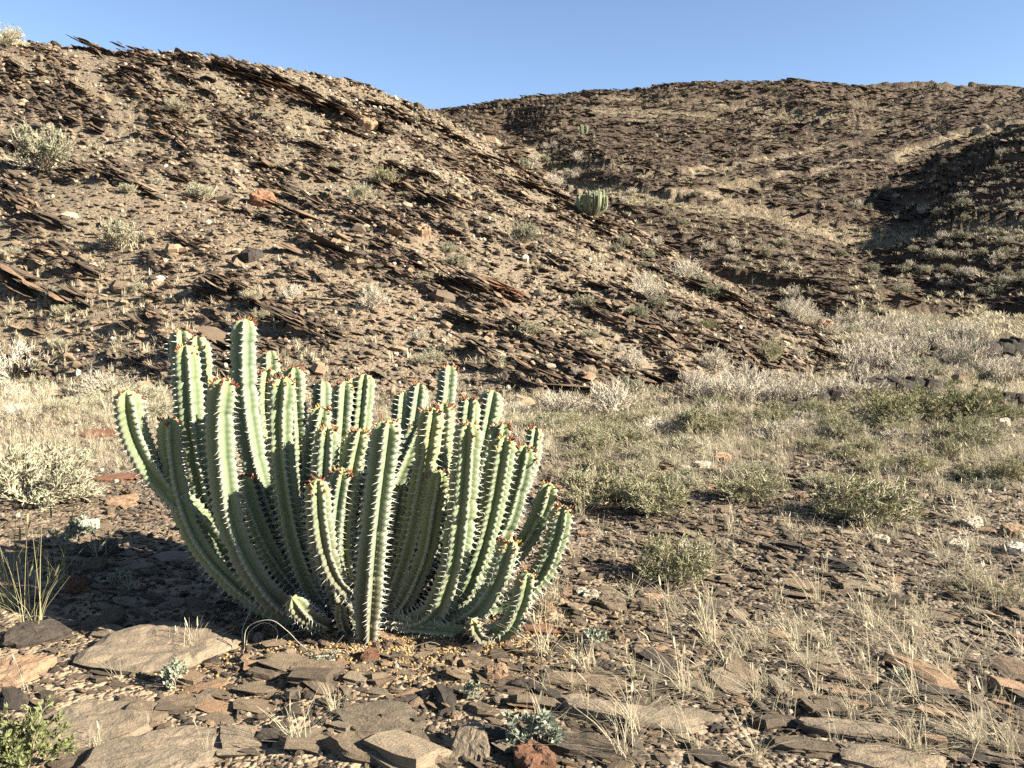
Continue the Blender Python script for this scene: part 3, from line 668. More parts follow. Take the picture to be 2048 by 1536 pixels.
G1 = 'dry shrubs dotted over the near hillside'
LST = [  # px, base py, width px, kind, label, group, height scale
 (85, 345, 125, 'olive', 'large rounded grey-green shrub high on the hillside beside a bare sandy patch', None, 1.2),
 (242, 500, 105, 'olive', 'rounded grey-green shrub with straw-coloured lower half on the bare hillside', None, 1.0),
 (405, 400, 65, 'straw', 'small straw-brown shrub on the hillside uphill of the bare gravel patch', None, 1.0),
 (352, 228, 55, 'straw', 'dry straw shrub among the slate plates near the ridge top', None, 0.9),
 (770, 368, 62, 'darkgreen', 'compact fresh green shrub against dark slate below the ridge line', None, 1.0),
 (724, 402, 72, 'straw', 'dry brown shrub just below the compact fresh green shrub', None, 1.0),
 (1045, 488, 66, 'olive', 'tall tufted olive shrub on the hillside below the lone far cactus', None, 1.3),
 (915, 532, 62, 'olive', 'low grey shrub just above the reddish slate outcrop', None, 0.8),
 (585, 602, 56, 'pale', 'small bleached twig shrub beside the larger white one on the hillside', None, 1.0),
 (742, 620, 92, 'pale', 'large bleached white twig shrub on the hillside above the cactus', None, 0.9),
 (1165, 618, 60, 'olive', 'greyish shrub with dark left side right of the reddish outcrop', None, 0.9),
 (1275, 636, 66, 'olive', 'low straw-grey shrub beside a pale pink stone on the lower hillside', None, 0.8),
 (1270, 740, 76, 'pale', 'bleached twig shrub on the lower hillside above the dark toe outcrop', None, 1.0),
 (1432, 742, 72, 'pale', 'slanting bleached twig shrub on the hillside nose', None, 1.1),
 (1250, 498, 50, 'olive', 'small pale olive shrub near the hillside edge', None, 0.9),
 (1410, 658, 50, 'darkgreen', 'small blue-green shrub beside brown soil on the lower hillside', None, 0.7),
 (1545, 722, 62, 'leafy', 'yellowish green shrub on the hillside nose above the wash', None, 1.0),
 (1600, 716, 42, 'pale', 'small grey twig shrub beside the yellowish green one', None, 1.0),
 (15, 92, 70, 'straw', 'straw bush standing on the ridge skyline', None, 1.0),
 (520, 640, 50, 'straw', 'low grey-brown shrub right behind the tallest cactus arm', None, 0.8),
 (1115, 826, 118, 'pale', 'grey twig shrub with dark left side at the foot of the hill', None, 0.8),
 (1218, 834, 160, 'pale', 'widest bleached white shrub at the foot of the hill', None, 0.85),
 (1268, 790, 66, 'straw', 'brown shrub rising behind the widest white shrub', None, 1.2),
 (1735, 785, 104, 'pale', 'lilac-grey twig shrub standing at the mouth of the wash', None, 1.0),
 (20, 760, 150, 'pale', 'dense grey-white shrub at the foot of the hill beside straw bushes', None, 0.85),
 (215, 790, 120, 'pale', 'rounded grey shrub above the dark slate ledge', None, 0.7),
 (290, 812, 110, 'straw', 'straw-coloured shrub right behind the bent lone cactus arm', None, 0.8),
 (58, 1000, 270, 'straw', 'big straw bush with green middle and long twigs', None, 0.8),
 (1350, 1168, 190, 'leafy', 'twiggy bush with green leaves casting a dark shadow on slate', None, 0.85),
 (1190, 1015, 180, 'leafy', 'leafy twig bush right beside the cactus', None, 0.75),
 (1315, 1030, 165, 'leafy', 'pale-topped leafy bush between two other leafy bushes', None, 0.75),
 (1490, 1000, 165, 'leafy', 'low leafy bush with a dark twiggy foot near white stones', None, 0.6),
 (1725, 1045, 230, 'leafy', 'broad green bush among white stones on the flat', None, 0.62),
 (1900, 848, 175, 'darkgreen', 'dark green broom-like bush near the right bank', None, 0.8),
 (1790, 845, 160, 'darkgreen', 'thin grey-green broom-like bush left of the dark green one', None, 0.75),
 (2036, 1215, 130, 'fern', 'feathery green shrub beside orange stones', None, 1.0),
 (1945, 1185, 110, 'fern', 'low feathery yellow-green plant in front of white boulder', None, 0.7),
 (50, 1545, 190, 'bright', 'bright green cushion plant among flat grey slabs', None, 0.9),
 (1190, 1290, 84, 'blue', 'round blue-grey herb on the gravel between flat brown slabs', None, 0.9),
 (1075, 1500, 190, 'blue', 'sprawling blue-grey herb above the red rock', None, 0.8),
 (352, 1372, 80, 'blue', 'silvery upright herb in front of the big flat slab', None, 1.3),
 (945, 1395, 66, 'blue', 'small pale green herb beside the pink block', None, 1.2),
 (1808, 1362, 60, 'blue', 'tiny silvery herb behind the pair of brown slabs', None, 0.9),
 (150, 1085, 90, 'blue', 'blue-grey herb at the edge of the cactus shadow', None, 0.9),
 (245, 1180, 80, 'blue', 'dark herb growing inside the cactus shadow', None, 0.9),
 (645, 1322, 90, 'blue', 'low creeping pale herb by the dry curled twigs', None, 0.35),
]
for (px, py, w, kd, lb, g, hs), p in zip(LST, hits([(a[0], a[1]) for a in LST])):
    dist = math.hypot(p[0], p[1]); wid = w * dist / FPX
    plant(kd, p, wid / 1.08, lb, g, hs)

def strew(n, pixbox, kd, size, label, group, hs=(0.7, 1.0), minsep=0.3):
    """shrubs at ground points seen inside a patch of the picture"""
    c = [(rng.uniform(pixbox[0], pixbox[2]), rng.uniform(pixbox[1], pixbox[3])) for _ in range(n)]
    if len(pixbox) > 4: c = [(px, py + pixbox[4] * (px - pixbox[0])) for px, py in c]
    for p in hits(c):
        d = math.hypot(p[0], p[1])
        if d > 130: continue
        kk = kd if isinstance(kd, str) else kd[rng.integers(0, len(kd))]; sz = rng.uniform(*size); hh = rng.uniform(*hs)
        t = (sz - size[0]) / (size[1] - size[0]); u = (hh - hs[0]) / (hs[1] - hs[0])
        look = ('small ' if t < 0.33 else 'large ' if t > 0.67 else 'middling ') + ('flat ' if u < 0.33 else 'tall ' if u > 0.67 else 'rounded ')
        look += {'pale': 'bleached twig shrub', 'straw': 'straw-coloured shrub', 'olive': 'grey-green shrub', 'leafy': 'leafy green shrub', 'darkgreen': 'dark green shrub'}[kk]
        plant(kk, p, sz, look + label[label.index(' |') + 2:], group, hh)
WL = 'shrub | in the pale thicket filling the wash'; WG = 'bleached shrubs filling the wash'
strew(44, (1700, 650, 1960, 745), ('pale', 'pale', 'pale', 'straw'), (0.7, 1.2), WL, WG)
strew(30, (1560, 600, 1800, 640, 0.35), 'pale', (0.6, 1.1), WL, WG)
strew(26, (1380, 780, 1720, 812), 'pale', (0.5, 0.9), WL, WG)
strew(26, (1790, 705, 2060, 768), ('pale', 'pale', 'straw'), (0.4, 0.8), WL, WG)
HL = 'shrub | on the stony near hillside'; HG = 'shrublets on the near hillside'
strew(26, (0, 230, 900, 760), ('straw', 'olive', 'straw'), (0.28, 0.6), HL, HG)
strew(20, (800, 480, 1500, 760), ('straw', 'olive', 'pale'), (0.28, 0.6), HL, HG)
VL = 'shrub | in the shrubby strip at the hill foot'; VG = 'low bushes along the hill foot'
strew(80, (1030, 825, 2060, 905), ('leafy', 'straw', 'leafy', 'pale'), (0.3, 0.6), VL, VG, (0.5, 0.8))
strew(30, (1120, 905, 2060, 985), ('leafy', 'straw'), (0.25, 0.42), VL, VG, (0.5, 0.8))
strew(16, (0, 770, 330, 840), ('straw', 'pale'), (0.4, 0.7), 'shrub | on the terrace left of the cactus', 'low bushes left of the cactus', (0.5, 0.8))
FL = 'shrub | dotted on the far hillside'; FG = 'shrubs on the far hillside'
strew(60, (1850, 340, 2060, 600), ('pale', 'olive'), (0.4, 0.9), 'shrub | on the shaded right-hand spur', 'shrubs on the shaded spur')
strew(70, (1230, 230, 2060, 600), ('olive', 'pale'), (0.6, 1.1), FL, FG)
strew(26, (1040, 260, 1180, 380), ('pale', 'olive'), (0.6, 1.2), FL, FG)
strew(3, (1530, 182, 1560, 184), 'darkgreen', (1.0, 1.4), 'shrub | standing on the far skyline', 'bushes on the far skyline')

# grass: single tufts near by, then uncountable cover
TUFT = [setmat(tuft(80 + i, 46, 0.22, 1.0, 0.0016, 0.08), 'straw') for i in range(3)] + [setmat(tuft(90 + i, 30, 0.36, 0.6, 0.0012, 0.35), 'straw_green') for i in range(2)]
SPARSE = [setmat(tuft(95 + i, 14, 0.26, 0.95, 0.0012, 0.15), 'straw') for i in range(4)]
TL = [(1085, 1225, 1.0, 'greenish grass tuft growing beside the right end of the cactus'), (60, 1270, 1.5, 'tall seeding grass clump at the left edge of the cactus shadow'),
      (120, 1180, 1.3, 'thin grass clump standing in the cactus shadow edge'), (1110, 1200, 0.8, 'short straw tuft beside pale stones right of the cactus'),
      (1420, 1290, 1.0, 'fine pale grass clump before the leafy shaded bush'), (200, 1120, 0.9, 'wispy grass behind the shaded boulders'), (20, 1220, 1.6, 'pale bent grass with long seed heads at shadow edge')]
for (px, py, s, lb), p in zip(TL, hits([(a[0], a[1]) for a in TL])):
    o = newobj('grass_tuft', TUFT[3 if s > 1.2 else 0], loc=p); o.scale = (s,) * 3; o.rotation_euler = (0, 0, rng.uniform(0, 6)); tag(o, lb, 'grass')
GT = hits([(rng.uniform(1050, 2060), 1020 + 500 * rng.random() ** 0.9) for _ in range(85)] + [(rng.uniform(0, 700), rng.uniform(1300, 1536)) for _ in range(8)])
for p in GT:
    q = rng.integers(0, 6); o = newobj('grass_tuft', (SPARSE + TUFT[:2])[q], loc=p); s = rng.uniform(0.45, 0.9); o.scale = (s, s, s); o.rotation_euler = (0, 0, rng.uniform(0, 6))
    tag(o, ('short ' if s < 0.6 else 'tall ' if s > 0.75 else '') + ('sparse' if q < 4 else 'dense') + ' dry grass tuft growing between stones on the flat', 'grass', 'grass tufts on the stony flat')
x, y = polar(24000, 3.2, 17, -42, 42, 1.25); z, cls, rk = H(x, y, True)
k = (cls == 0) & (rng.random(len(x)) < (0.15 + 0.85 * sstep(6.0, 10.5, y)) * (0.35 + 0.65 * sstep(-0.3, 0.3, fbm(x * 0.6, y * 0.6, 2, 401)))) & ((x > 0.6) | (y > 7)); x, y, z = x[k], y[k], z[k]; n = len(x)
s = rng.uniform(0.4, 0.9, n)
scatter('grass_cover', [(m, None) for m in TUFT[:3] + SPARSE + SPARSE[:0]], np.stack([x, y, z], 1), np.stack([0 * x, 0 * x, rng.uniform(0, 6.28, n)], 1), np.stack([s, s, s * rng.uniform(0.6, 1.1, n)], 1), 'dry yellow grass covering the flat before the hills', 'grass')
HT = [setmat(tuft(110 + i, 26, 0.22, 0.7, 0.006), 'straw') for i in range(3)]
x, y = polar(12000, 13, 50, -44, 42, 0.6); z, cls, rk = H(x, y, True)
k = ((cls == 1) | ((cls == 0) & (y < 30))) & (rng.random(len(x)) < np.where(cls == 0, 3.0, 1.0) * (1 - rk) * (0.1 + 0.9 * sstep(-0.05, 0.3, fbm(x * 0.3, y * 0.3, 3, 41)))); x, y, z = x[k], y[k], z[k]; n = len(x); s = rng.uniform(0.5, 1.15, n)
scatter('hillside_grass', [(m, None) for m in HT], np.stack([x, y, z], 1), np.stack([0 * x, 0 * x, rng.uniform(0, 6.28, n)], 1), np.stack([s, s, s * 0.8], 1), 'sparse dry grass on the near hillside', 'grass')
FT = [setmat(tuft(120 + i, 22, 0.34, 0.8, 0.022), 'straw') for i in range(3)]
x, y = polar(46000, 24, 122, -12, 44, 0.8); z, cls, rk = H(x, y, True)
tr = np.zeros(len(x))
for t in TRK: tr = np.maximum(tr, np.exp(-(seg_dist(x, y, t) / 0.6) ** 2))
k = (cls != 1) & (rng.random(len(x)) < ((1 - rk) * 0.9 + 0.16) * (1 - tr)); x, y, z = x[k], y[k], z[k]; n = len(x); s = rng.uniform(0.6, 1.4, n)
scatter('far_hill_grass', [(m, None) for m in FT], np.stack([x, y, z], 1), np.stack([0 * x, 0 * x, rng.uniform(0, 6.28, n)], 1), np.stack([s, s, s * 0.8], 1), 'dry straw grass between rock bands on the far hillside', 'grass')

# ------------------------------------------------------------------ rocks one can pick out
ROCKS = [  # px, py (centre), width px, depth/width, thickness/width, material, yaw deg, tilt (normal x,y), label
 (322, 1305, 268, 0.62, 0.13, 'grey', 6, (0.0, -0.10), 'big flat grey-beige slab lying at the edge of the cactus shadow'),
 (28, 1352, 120, 0.9, 0.20, 'pink', 20, (0.0, -0.12), 'broad smooth pinkish slab below the dark angular rock'),
 (66, 1285, 110, 0.6, 0.28, 'dark', 30, (0.12, -0.25), 'dark angular rock behind the broad pinkish slab'),
 (205, 1252, 88, 0.6, 0.22, 'flag', 30, (-0.1, -0.35), 'tilted brown slab propped behind the big flat slab'),
 (175, 1462, 200, 0.7, 0.12, 'grey', 8, (-0.05, -0.05), 'wide grey flagstone right of the green cushion plant'),
 (330, 1525, 270, 0.55, 0.12, 'grey', -4, (0.03, -0.03), 'pale grey flagstone below the wide grey one'),
 (170, 1518, 130, 0.6, 0.13, 'flag', 10, (0.0, 0.0), 'brown flagstone between cushion plant and pale grey flagstone'),
 (372, 1412, 100, 0.6, 0.14, 'flag', 0, (0, 0), 'small rounded flagstone beside loose gravel in front of the silvery herb'),
 (470, 1480, 90, 0.5, 0.22, 'flag', 10, (0, 0.05), 'reddish brown block lying on the pale grey flagstone edge'),
 (545, 1480, 80, 0.45, 0.2, 'dark', 40, (0.2, -0.1), 'dark pointed slate wedge between two brown blocks'),
 (770, 1512, 240, 0.32, 0.16, 'flag', -14, (0.05, -0.22), 'long wedge-shaped slab with a pale split edge'),
 (945, 1508, 112, 0.75, 0.2, 'grey', 40, (-0.25, -0.75), 'upright tan slab leaning towards the blue-grey herb'),
 (1068, 1530, 90, 0.7, 0.5, 'red', 5, (0.0, -0.15), 'rusty red boulder below the sprawling herb'),
 (632, 1345, 140, 0.5, 0.10, 'flag', -10, (0, -0.05), 'flat brown flagstone in front of the cactus foot'),
 (532, 1352, 72, 0.55, 0.2, 'flag', -10, (0.05, 0.1), 'thick brown slab with a dark left end'),
 (992, 1358, 52, 0.7, 0.6, 'pink', 15, (-0.1, -0.45), 'pinkish upright block beside the small pale herb'),
 (950, 1330, 80, 0.5, 0.14, 'flag', -8, (0, 0), 'flat tan stone under fallen ochre litter'),
 (1050, 1380, 70, 0.5, 0.3, 'dark', -20, (0, 0), 'dark brown block right of the pinkish upright block'),
 (760, 1450, 190, 0.55, 0.10, 'flag', -8, (0, -0.05), 'rough brown bedrock plate with broken step'),
 (1000, 1482, 100, 0.5, 0.16, 'dark', -30, (0.1, -0.3), 'dark splintered plate behind the upright tan slab'),
 (740, 1320, 46, 0.7, 0.4, 'red', 0, (0, -0.3), 'small reddish stone at the foot of the front arm'),
 (1228, 1215, 70, 0.7, 0.25, 'flag', 25, (0.15, -0.2), 'brown slab beside its twin, dark underneath'),
 (1290, 1215, 64, 0.7, 0.22, 'flag', -10, (0.0, -0.1), 'brown rounded slab propped over a dark gap'),
 (1085, 1262, 96, 0.45, 0.14, 'red', -6, (0, 0), 'dark reddish flat slab right of the curved lowest arm'),
 (1096, 1222, 30, 0.8, 0.6, 'pink', 0, (0, -0.2), 'pink stone behind the dark reddish flat slab'),
 (1180, 1198, 34, 0.8, 0.5, 'white', 0, (0, -0.2), 'cream white stone beside the brown twin slabs'),
 (1162, 1188, 26, 0.8, 0.5, 'white', 30, (0, -0.2), 'small cream stone behind another cream stone'),
 (1210, 1340, 36, 0.7, 0.6, 'dark', 10, (0, -0.2), 'square dark block on the gravel'),
 (1170, 1345, 48, 0.6, 0.3, 'flag', 0, (0, 0), 'tan block left of the square dark block'),
 (1165, 1372, 210, 0.24, 0.10, 'flag', -10, (0, 0), 'long low bedrock rib before the dark block'),
 (1260, 1440, 330, 0.2, 0.08, 'grey', -14, (0.04, 0), 'longest grey bedrock rib running across the flat'),
 (1370, 1440, 140, 0.3, 0.14, 'grey', -12, (0.04, 0), 'grey bedrock hump on the longest rib'),
 (1180, 1500, 250, 0.28, 0.09, 'flag', -16, (0.04, 0), 'tan layered bedrock rib right of the red boulder'),
 (1715, 1362, 92, 0.55, 0.14, 'flag', -14, (0, 0), 'flat oval brown slab left of a cracked slab'),
 (1790, 1392, 74, 0.7, 0.2, 'flag', 0, (0.1, -0.2), 'cracked brown slab with pale foot'),
 (1745, 1412, 90, 0.35, 0.2, 'dark', -25, (0.1, -0.1), 'long dark brown slab below the cracked one'),
 (1578, 1416, 42, 0.8, 0.5, 'grey', 10, (-0.2, -0.3), 'grey cube-like block with a black shaded side'),
 (1655, 1412, 40, 0.5, 0.35, 'pink', -20, (0, -0.1), 'orange and white veined stone beside dark gravel'),
 (1955, 1372, 34, 0.9, 0.5, 'grey', 0, (0, -0.3), 'grey angular stone with black left side'),
 (1895, 1352, 34, 0.6, 0.4, 'pink', 0, (0, -0.1), 'orange stone above the grey angular one'),
 (1700, 1465, 200, 0.24, 0.10, 'grey', -12, (0.04, 0), 'pale layered bedrock rib below the veined stone'),
 (1620, 1500, 170, 0.26, 0.10, 'flag', -12, (0.04, 0), 'brown layered bedrock rib next to the pale one'),
 (1780, 1525, 190, 0.4, 0.10, 'grey', -8, (0, 0), 'smooth brown flagstone at the lower rib end'),
 (1690, 1390, 40, 0.5, 0.3, 'red', 0, (0, 0), 'small rusty stone among brown slabs'),
 (250, 1008, 66, 0.6, 0.2, 'pink', 10, (0, -0.2), 'pinkish flat stone behind the cactus shadow'),
 (180, 1062, 50, 0.7, 0.5, 'white', 0, (0, -0.2), 'grey-white boulder half in the cactus shadow'),
 (190, 1112, 84, 0.6, 0.35, 'dark', 10, (0, -0.1), 'dark boulder inside the cactus shadow'),
 (190, 1142, 50, 0.7, 0.45, 'flag', 0, (0, -0.3), 'rounded brown boulder in front of the dark shaded one'),
 (155, 1182, 44, 0.8, 0.7, 'red', 0, (0, -0.2), 'reddish upright boulder at the shadow edge'),
 (345, 1215, 66, 0.4, 0.15, 'grey', 20, (-0.1, -0.2), 'thin grey slab lying in deep cactus shade'),
 (350, 1120, 80, 0.5, 0.15, 'grey', -25, (0, -0.1), 'grey plate in the cactus shade beside curved arms'),
 (270, 1140, 80, 0.5, 0.15, 'grey', -5, (0, -0.1), 'broad shaded plate behind small shaded herb'),
 (240, 960, 100, 0.5, 0.10, 'red', 0, (0, 0), 'flat reddish bedrock patch behind the pinkish flat stone'),
 (210, 870, 120, 0.5, 0.10, 'red', 0, (0, 0), 'flat reddish bedrock patch near the bent arm'),
 (1945, 1055, 36, 0.8, 0.6, 'white', 0, (0, -0.2), 'white boulder behind the low feathery plant'),
 (1912, 1098, 40, 0.7, 0.5, 'white', 10, (0, -0.1), 'white boulder before the low feathery plant'),
 (1762, 1084, 36, 0.7, 0.4, 'white', -20, (0, -0.1), 'pointed white stone before the broad green bush'),
 (1865, 1114, 22, 0.7, 0.5, 'white', 20, (0, -0.1), 'small bright white stone near orange stones'),
 (2036, 1108, 44, 0.8, 0.6, 'white', 0, (0, -0.1), 'cream boulder above the feathery green shrub'),
 (2030, 1072, 46, 0.8, 0.5, 'pink', 0, (0, -0.1), 'pink boulder above the cream one'),
 (1650, 960, 34, 0.8, 0.5, 'pink', 0, (0, -0.1), 'reddish stone in a pile of white stones'),
 (1642, 975, 30, 0.8, 0.6, 'white', 0, (0, -0.1), 'white stone in the pile beside the reddish one'),
 (1660, 985, 26, 0.8, 0.6, 'white', 0, (0, -0.1), 'second white stone in the pile'),
 (1602, 1002, 24, 0.8, 0.9, 'pink', 0, (0, -0.1), 'egg-shaped pale stone left of the broad green bush'),
 (1402, 935, 34, 0.8, 0.5, 'white', 0, (0, -0.1), 'white stone beside a pale slanting slab'),
 (1445, 925, 44, 0.5, 0.5, 'pink', 20, (0, -0.3), 'pale slanting slab beside white stones'),
 (1370, 942, 22, 0.8, 0.6, 'white', 0, (0, -0.1), 'small round white stone beside bigger white one'),
 (1695, 865, 26, 0.8, 0.6, 'white', 0, (0, -0.1), 'lone white stone in the shrubby strip'),
 (1770, 872, 26, 0.8, 0.5, 'dark', 0, (0, -0.1), 'dark stone in the shrubby strip'),
 (2005, 850, 32, 0.8, 0.5, 'white', 0, (0, -0.1), 'white stone at the foot of the right bank'),
 (1430, 800, 60, 0.6, 0.5, 'flag', 0, (0, -0.1), 'rounded brown boulder below the dark toe outcrop'),
 (1650, 664, 34, 0.6, 0.9, 'pink', 0, (0, -0.5), 'pair-topped orange block on the hill nose'),
 (1315, 612, 22, 0.8, 0.7, 'pink', 0, (0, -0.3), 'pale pink stone beside the low straw-grey shrub'),
 (735, 260, 34, 0.7, 0.7, 'pink', 0, (0.3, -0.5), 'orange-pink tilted block under the ridge outcrop'),
 (845, 470, 40, 0.7, 0.6, 'pink', 0, (0, -0.4), 'tan block cluster on the hillside above the low grey shrub'),
 (525, 410, 60, 0.6, 0.5, 'red', 30, (0.3, -0.5), 'curved reddish slab on the hillside by a small upright stone'),
 (505, 520, 40, 0.8, 0.6, 'dark', 0, (0, -0.2), 'dark brown boulder on the bare gravel patch'),
 (20, 560, 34, 0.8, 0.6, 'red', 0, (0, -0.2), 'rounded reddish boulder on slanting slates'),
]
for i, ((px, py, w, asp, th, mt, yaw, tl, lb), p) in enumerate(zip(ROCKS, hits([(a[0], a[1]) for a in ROCKS]))):
    W = w * math.hypot(p[0], p[1]) / FPX * 1.02
    me = hero_mesh(500 + i, th, min(1.0, asp * 1.25), chip=0.22 if asp > 0.35 else 0.12); me.name = 'stone'
    me.materials.append(MAT[mt])
    R_ = frames(np.array([[tl[0], tl[1], 1.0]]), np.array([[math.cos(math.radians(yaw)), math.sin(math.radians(yaw)), 0.0]]))
    o = newobj('rock', me, loc=p + np.array([0, 0, th * W * 0.06 + 0.25 * W * asp * abs(tl[1]) * 0.5])); o.rotation_euler = [float(c) for c in euler_from(R_)[0]]
    o.scale = (W, W, W); tag(o, lb, 'rock')
# smaller single stones on the flat
SL = {'flag': ('flat brown slate piece lying among gravel', 'slate pieces on the flat'), 'dark': ('dark flat slate piece lying among gravel', 'dark slate pieces on the flat'),
      'pink': ('orange-pink stone lying among gravel', 'orange stones on the flat'), 'grey': ('grey slate piece lying among gravel', 'grey slate pieces on the flat')}
FM = {k: clone(FLAGS, k) for k in SL}
cand = [(rng.uniform(1040, 2060), 930 + 606 * rng.random() ** 0.8) for _ in range(170)] + [(rng.uniform(0, 1050), rng.uniform(1330, 1540)) for _ in range(55)] + [(rng.uniform(0, 430), rng.uniform(860, 1270)) for _ in range(55)]
for p in hits(cand):
    mt = rng.choice(['flag', 'flag', 'flag', 'dark', 'grey', 'pink'], p=[.2, .2, .2, .15, .15, .10]); s = float(np.clip(0.10 * math.exp(rng.normal(0, 0.4)) * (1 + 0.03 * p[1]), 0.05, 0.3)) * (0.6 if mt == 'pink' else 1)
    o = newobj('stone', FM[mt][rng.integers(0, 8)], loc=p + np.array([0, 0, s * 0.05])); o.rotation_euler = [float(c) for c in tilt_frames(1, np.array([0.10, 0.02, 1.0]), 0.10, np.array([0.88, -0.47, 0.0]), 0.6)[0]]
    o.scale = (s * 1.3, s * rng.uniform(0.8, 1.2), s * rng.uniform(0.7, 1.5) * (2 if mt == 'pink' else 1)); 
    sh = 'long ' if o.scale[1] < 0.9 * s else ('thick ' if o.scale[2] > 1.2 * s else 'squarish '); bg_ = 'small ' if s < 0.09 else 'large ' if s > 0.14 else ''
    tag(o, bg_ + sh + SL[mt][0], 'stone', SL[mt][1])

# slate outcrops on the left hill: stacked slanting plates
OM = {k: clone(SLABS, k) for k in ('outcrop', 'black', 'red')}
def outcrop(p, length, height, n, label, group=None, mt='outcrop', nrm=BN, tdir=TD, thick=1.0, depth=0.5):
    e = newobj('rock_outcrop', None, loc=p); e.empty_display_size = 0.2; tag(e, label, 'outcrop', group)
    nrm = np.array(nrm, float) / np.linalg.norm(nrm); td = np.array(tdir, float); td -= td.dot(nrm) * nrm; td /= np.linalg.norm(td); bd = np.cross(nrm, td)
    n = int(n * 2)
    for i in range(n):
        a = rng.uniform(-0.5, 0.5) * length; c = (i / max(n - 1, 1)) * height - 0.25 * height; q = rng.uniform(-0.5, 0.5) * depth
        q = td * a * (1 - 0.4 * abs(c) / max(height, 1e-3)) + nrm * c * 0.5 + bd * q
        s = length * rng.uniform(0.2, 0.45)
        o = newobj('slab', OM[mt][rng.integers(0, 8)], parent=e, loc=q)
        R_ = frames((nrm + rng.normal(0, 0.07, 3))[None], (td + rng.normal(0, 0.20, 3))[None]); o.rotation_euler = [float(v) for v in euler_from(R_)[0]]
        o.scale = (s * 1.3, s * rng.uniform(0.6, 1.0), min(max(height / n * 7.0, s * 0.5), s * 1.4) * rng.uniform(0.5, 0.9) * thick)
    return e
OC = [ # px, py, length px, height px, n, label, mat
 (110, 80, 110, 18, 8, 'dark slate crest at the left end of the skyline ridge', 'outcrop'),
 (190, 95, 90, 26, 9, 'toothed slate crest on the skyline between two gaps', 'outcrop'),
 (262, 108, 80, 44, 10, 'pointed leaning slate tooth on the ridge skyline', 'outcrop'),
 (490, 150, 120, 42, 12, 'broad layered slate crest on the ridge skyline', 'outcrop'),
 (585, 175, 110, 50, 12, 'stepped reddish-brown crest right of the broad layered one', 'outcrop'),
 (660, 215, 110, 50, 10, 'descending slate crest along the ridge', 'outcrop'),
 (780, 222, 80, 32, 8, 'blocky lone crest lump low on the ridge', 'outcrop'),
 (735, 245, 90, 40, 9, 'slate cliff below the blocky crest lump', 'outcrop'),
 (900, 270, 90, 34, 9, 'slate rib at the ridge end above the gully', 'outcrop'),
 (980, 320, 90, 30, 8, 'slate rib running down the ridge edge', 'outcrop'),
 (1060, 370, 90, 26, 8, 'slate rib on the ridge edge uphill of the lone cactus', 'outcrop'),
 (1205, 442, 80, 22, 7, 'slate rib hiding the foot of the lone far cactus', 'outcrop'),
 (1330, 505, 70, 24, 7, 'slate rib on the ridge edge downhill of the lone cactus', 'outcrop'),
 (940, 560, 120, 50, 10, 'dark slate mass at the left of the reddish outcrop', 'outcrop'),
 (1010, 585, 130, 60, 12, 'reddish splintered slate outcrop in the middle of the hillside', 'red'),
 (935, 640, 110, 46, 9, 'dark slate outcrop below the reddish one', 'outcrop'),
 (660, 660, 90, 30, 7, 'low slate outcrop below the large white shrub', 'outcrop'),
 (690, 590, 60, 40, 6, 'slate plates left of the large white shrub', 'outcrop'),
 (460, 575, 90, 44, 9, 'fan of slate plates on the hillside above the tall arm', 'outcrop'),
 (590, 545, 70, 40, 7, 'slate plates above the small bleached shrub', 'outcrop'),
 (250, 355, 70, 34, 6, 'single dark slate hump with a black face uphill of the grey-green shrub', 'outcrop'),
 (165, 335, 80, 30, 6, 'slate hump left of the single dark one', 'outcrop'),
 (350, 350, 60, 26, 6, 'slate hump right of the single dark one', 'outcrop'),
 (100, 440, 110, 34, 8, 'slate plates with a black hollow on the left hillside', 'outcrop'),
 (60, 575, 150, 50, 12, 'slanting slate outcrop left on the lower hillside', 'outcrop'),
 (160, 600, 110, 44, 9, 'slate plates right of the slanting left outcrop', 'outcrop'),
 (610, 430, 150, 26, 9, 'long low slate ledge across the middle hillside', 'outcrop'),
 (720, 445, 90, 26, 7, 'right end of the long low ledge with pale plates', 'outcrop'),
 (1340, 775, 120, 44, 12, 'dark toe outcrop where the hillside meets the flat', 'outcrop'),
 (1390, 800, 90, 26, 8, 'low dark plates beside the rounded brown boulder', 'outcrop'),
 (1660, 715, 110, 40, 10, 'brown slate nose ending the hillside above the wash', 'outcrop'),
 (1430, 590, 110, 26, 8, 'slate plates over brown soil near the hillside edge', 'outcrop'),
 (880, 400, 90, 36, 8, 'slate plates under the ridge edge', 'outcrop'),
 (820, 340, 110, 40, 9, 'slate band right of the compact green shrub', 'outcrop'),
]
for (px, py, lw, hh, n, lb, mt), p in zip(OC, hits([(a[0], a[1] + 8) for a in OC])):
    k = math.hypot(p[0], p[1]) / FPX; outcrop(p, lw * k, hh * k * 1.0, n, lb, None, mt, depth=0.4 + 0.01 * p[1])
LEDGE = []
for q in range(5):
    mm = hero_mesh(700 + q, 0.42, 0.75, 14, 3, 'block', 0.3); mm.materials.append(MAT['black']); LEDGE.append(mm)
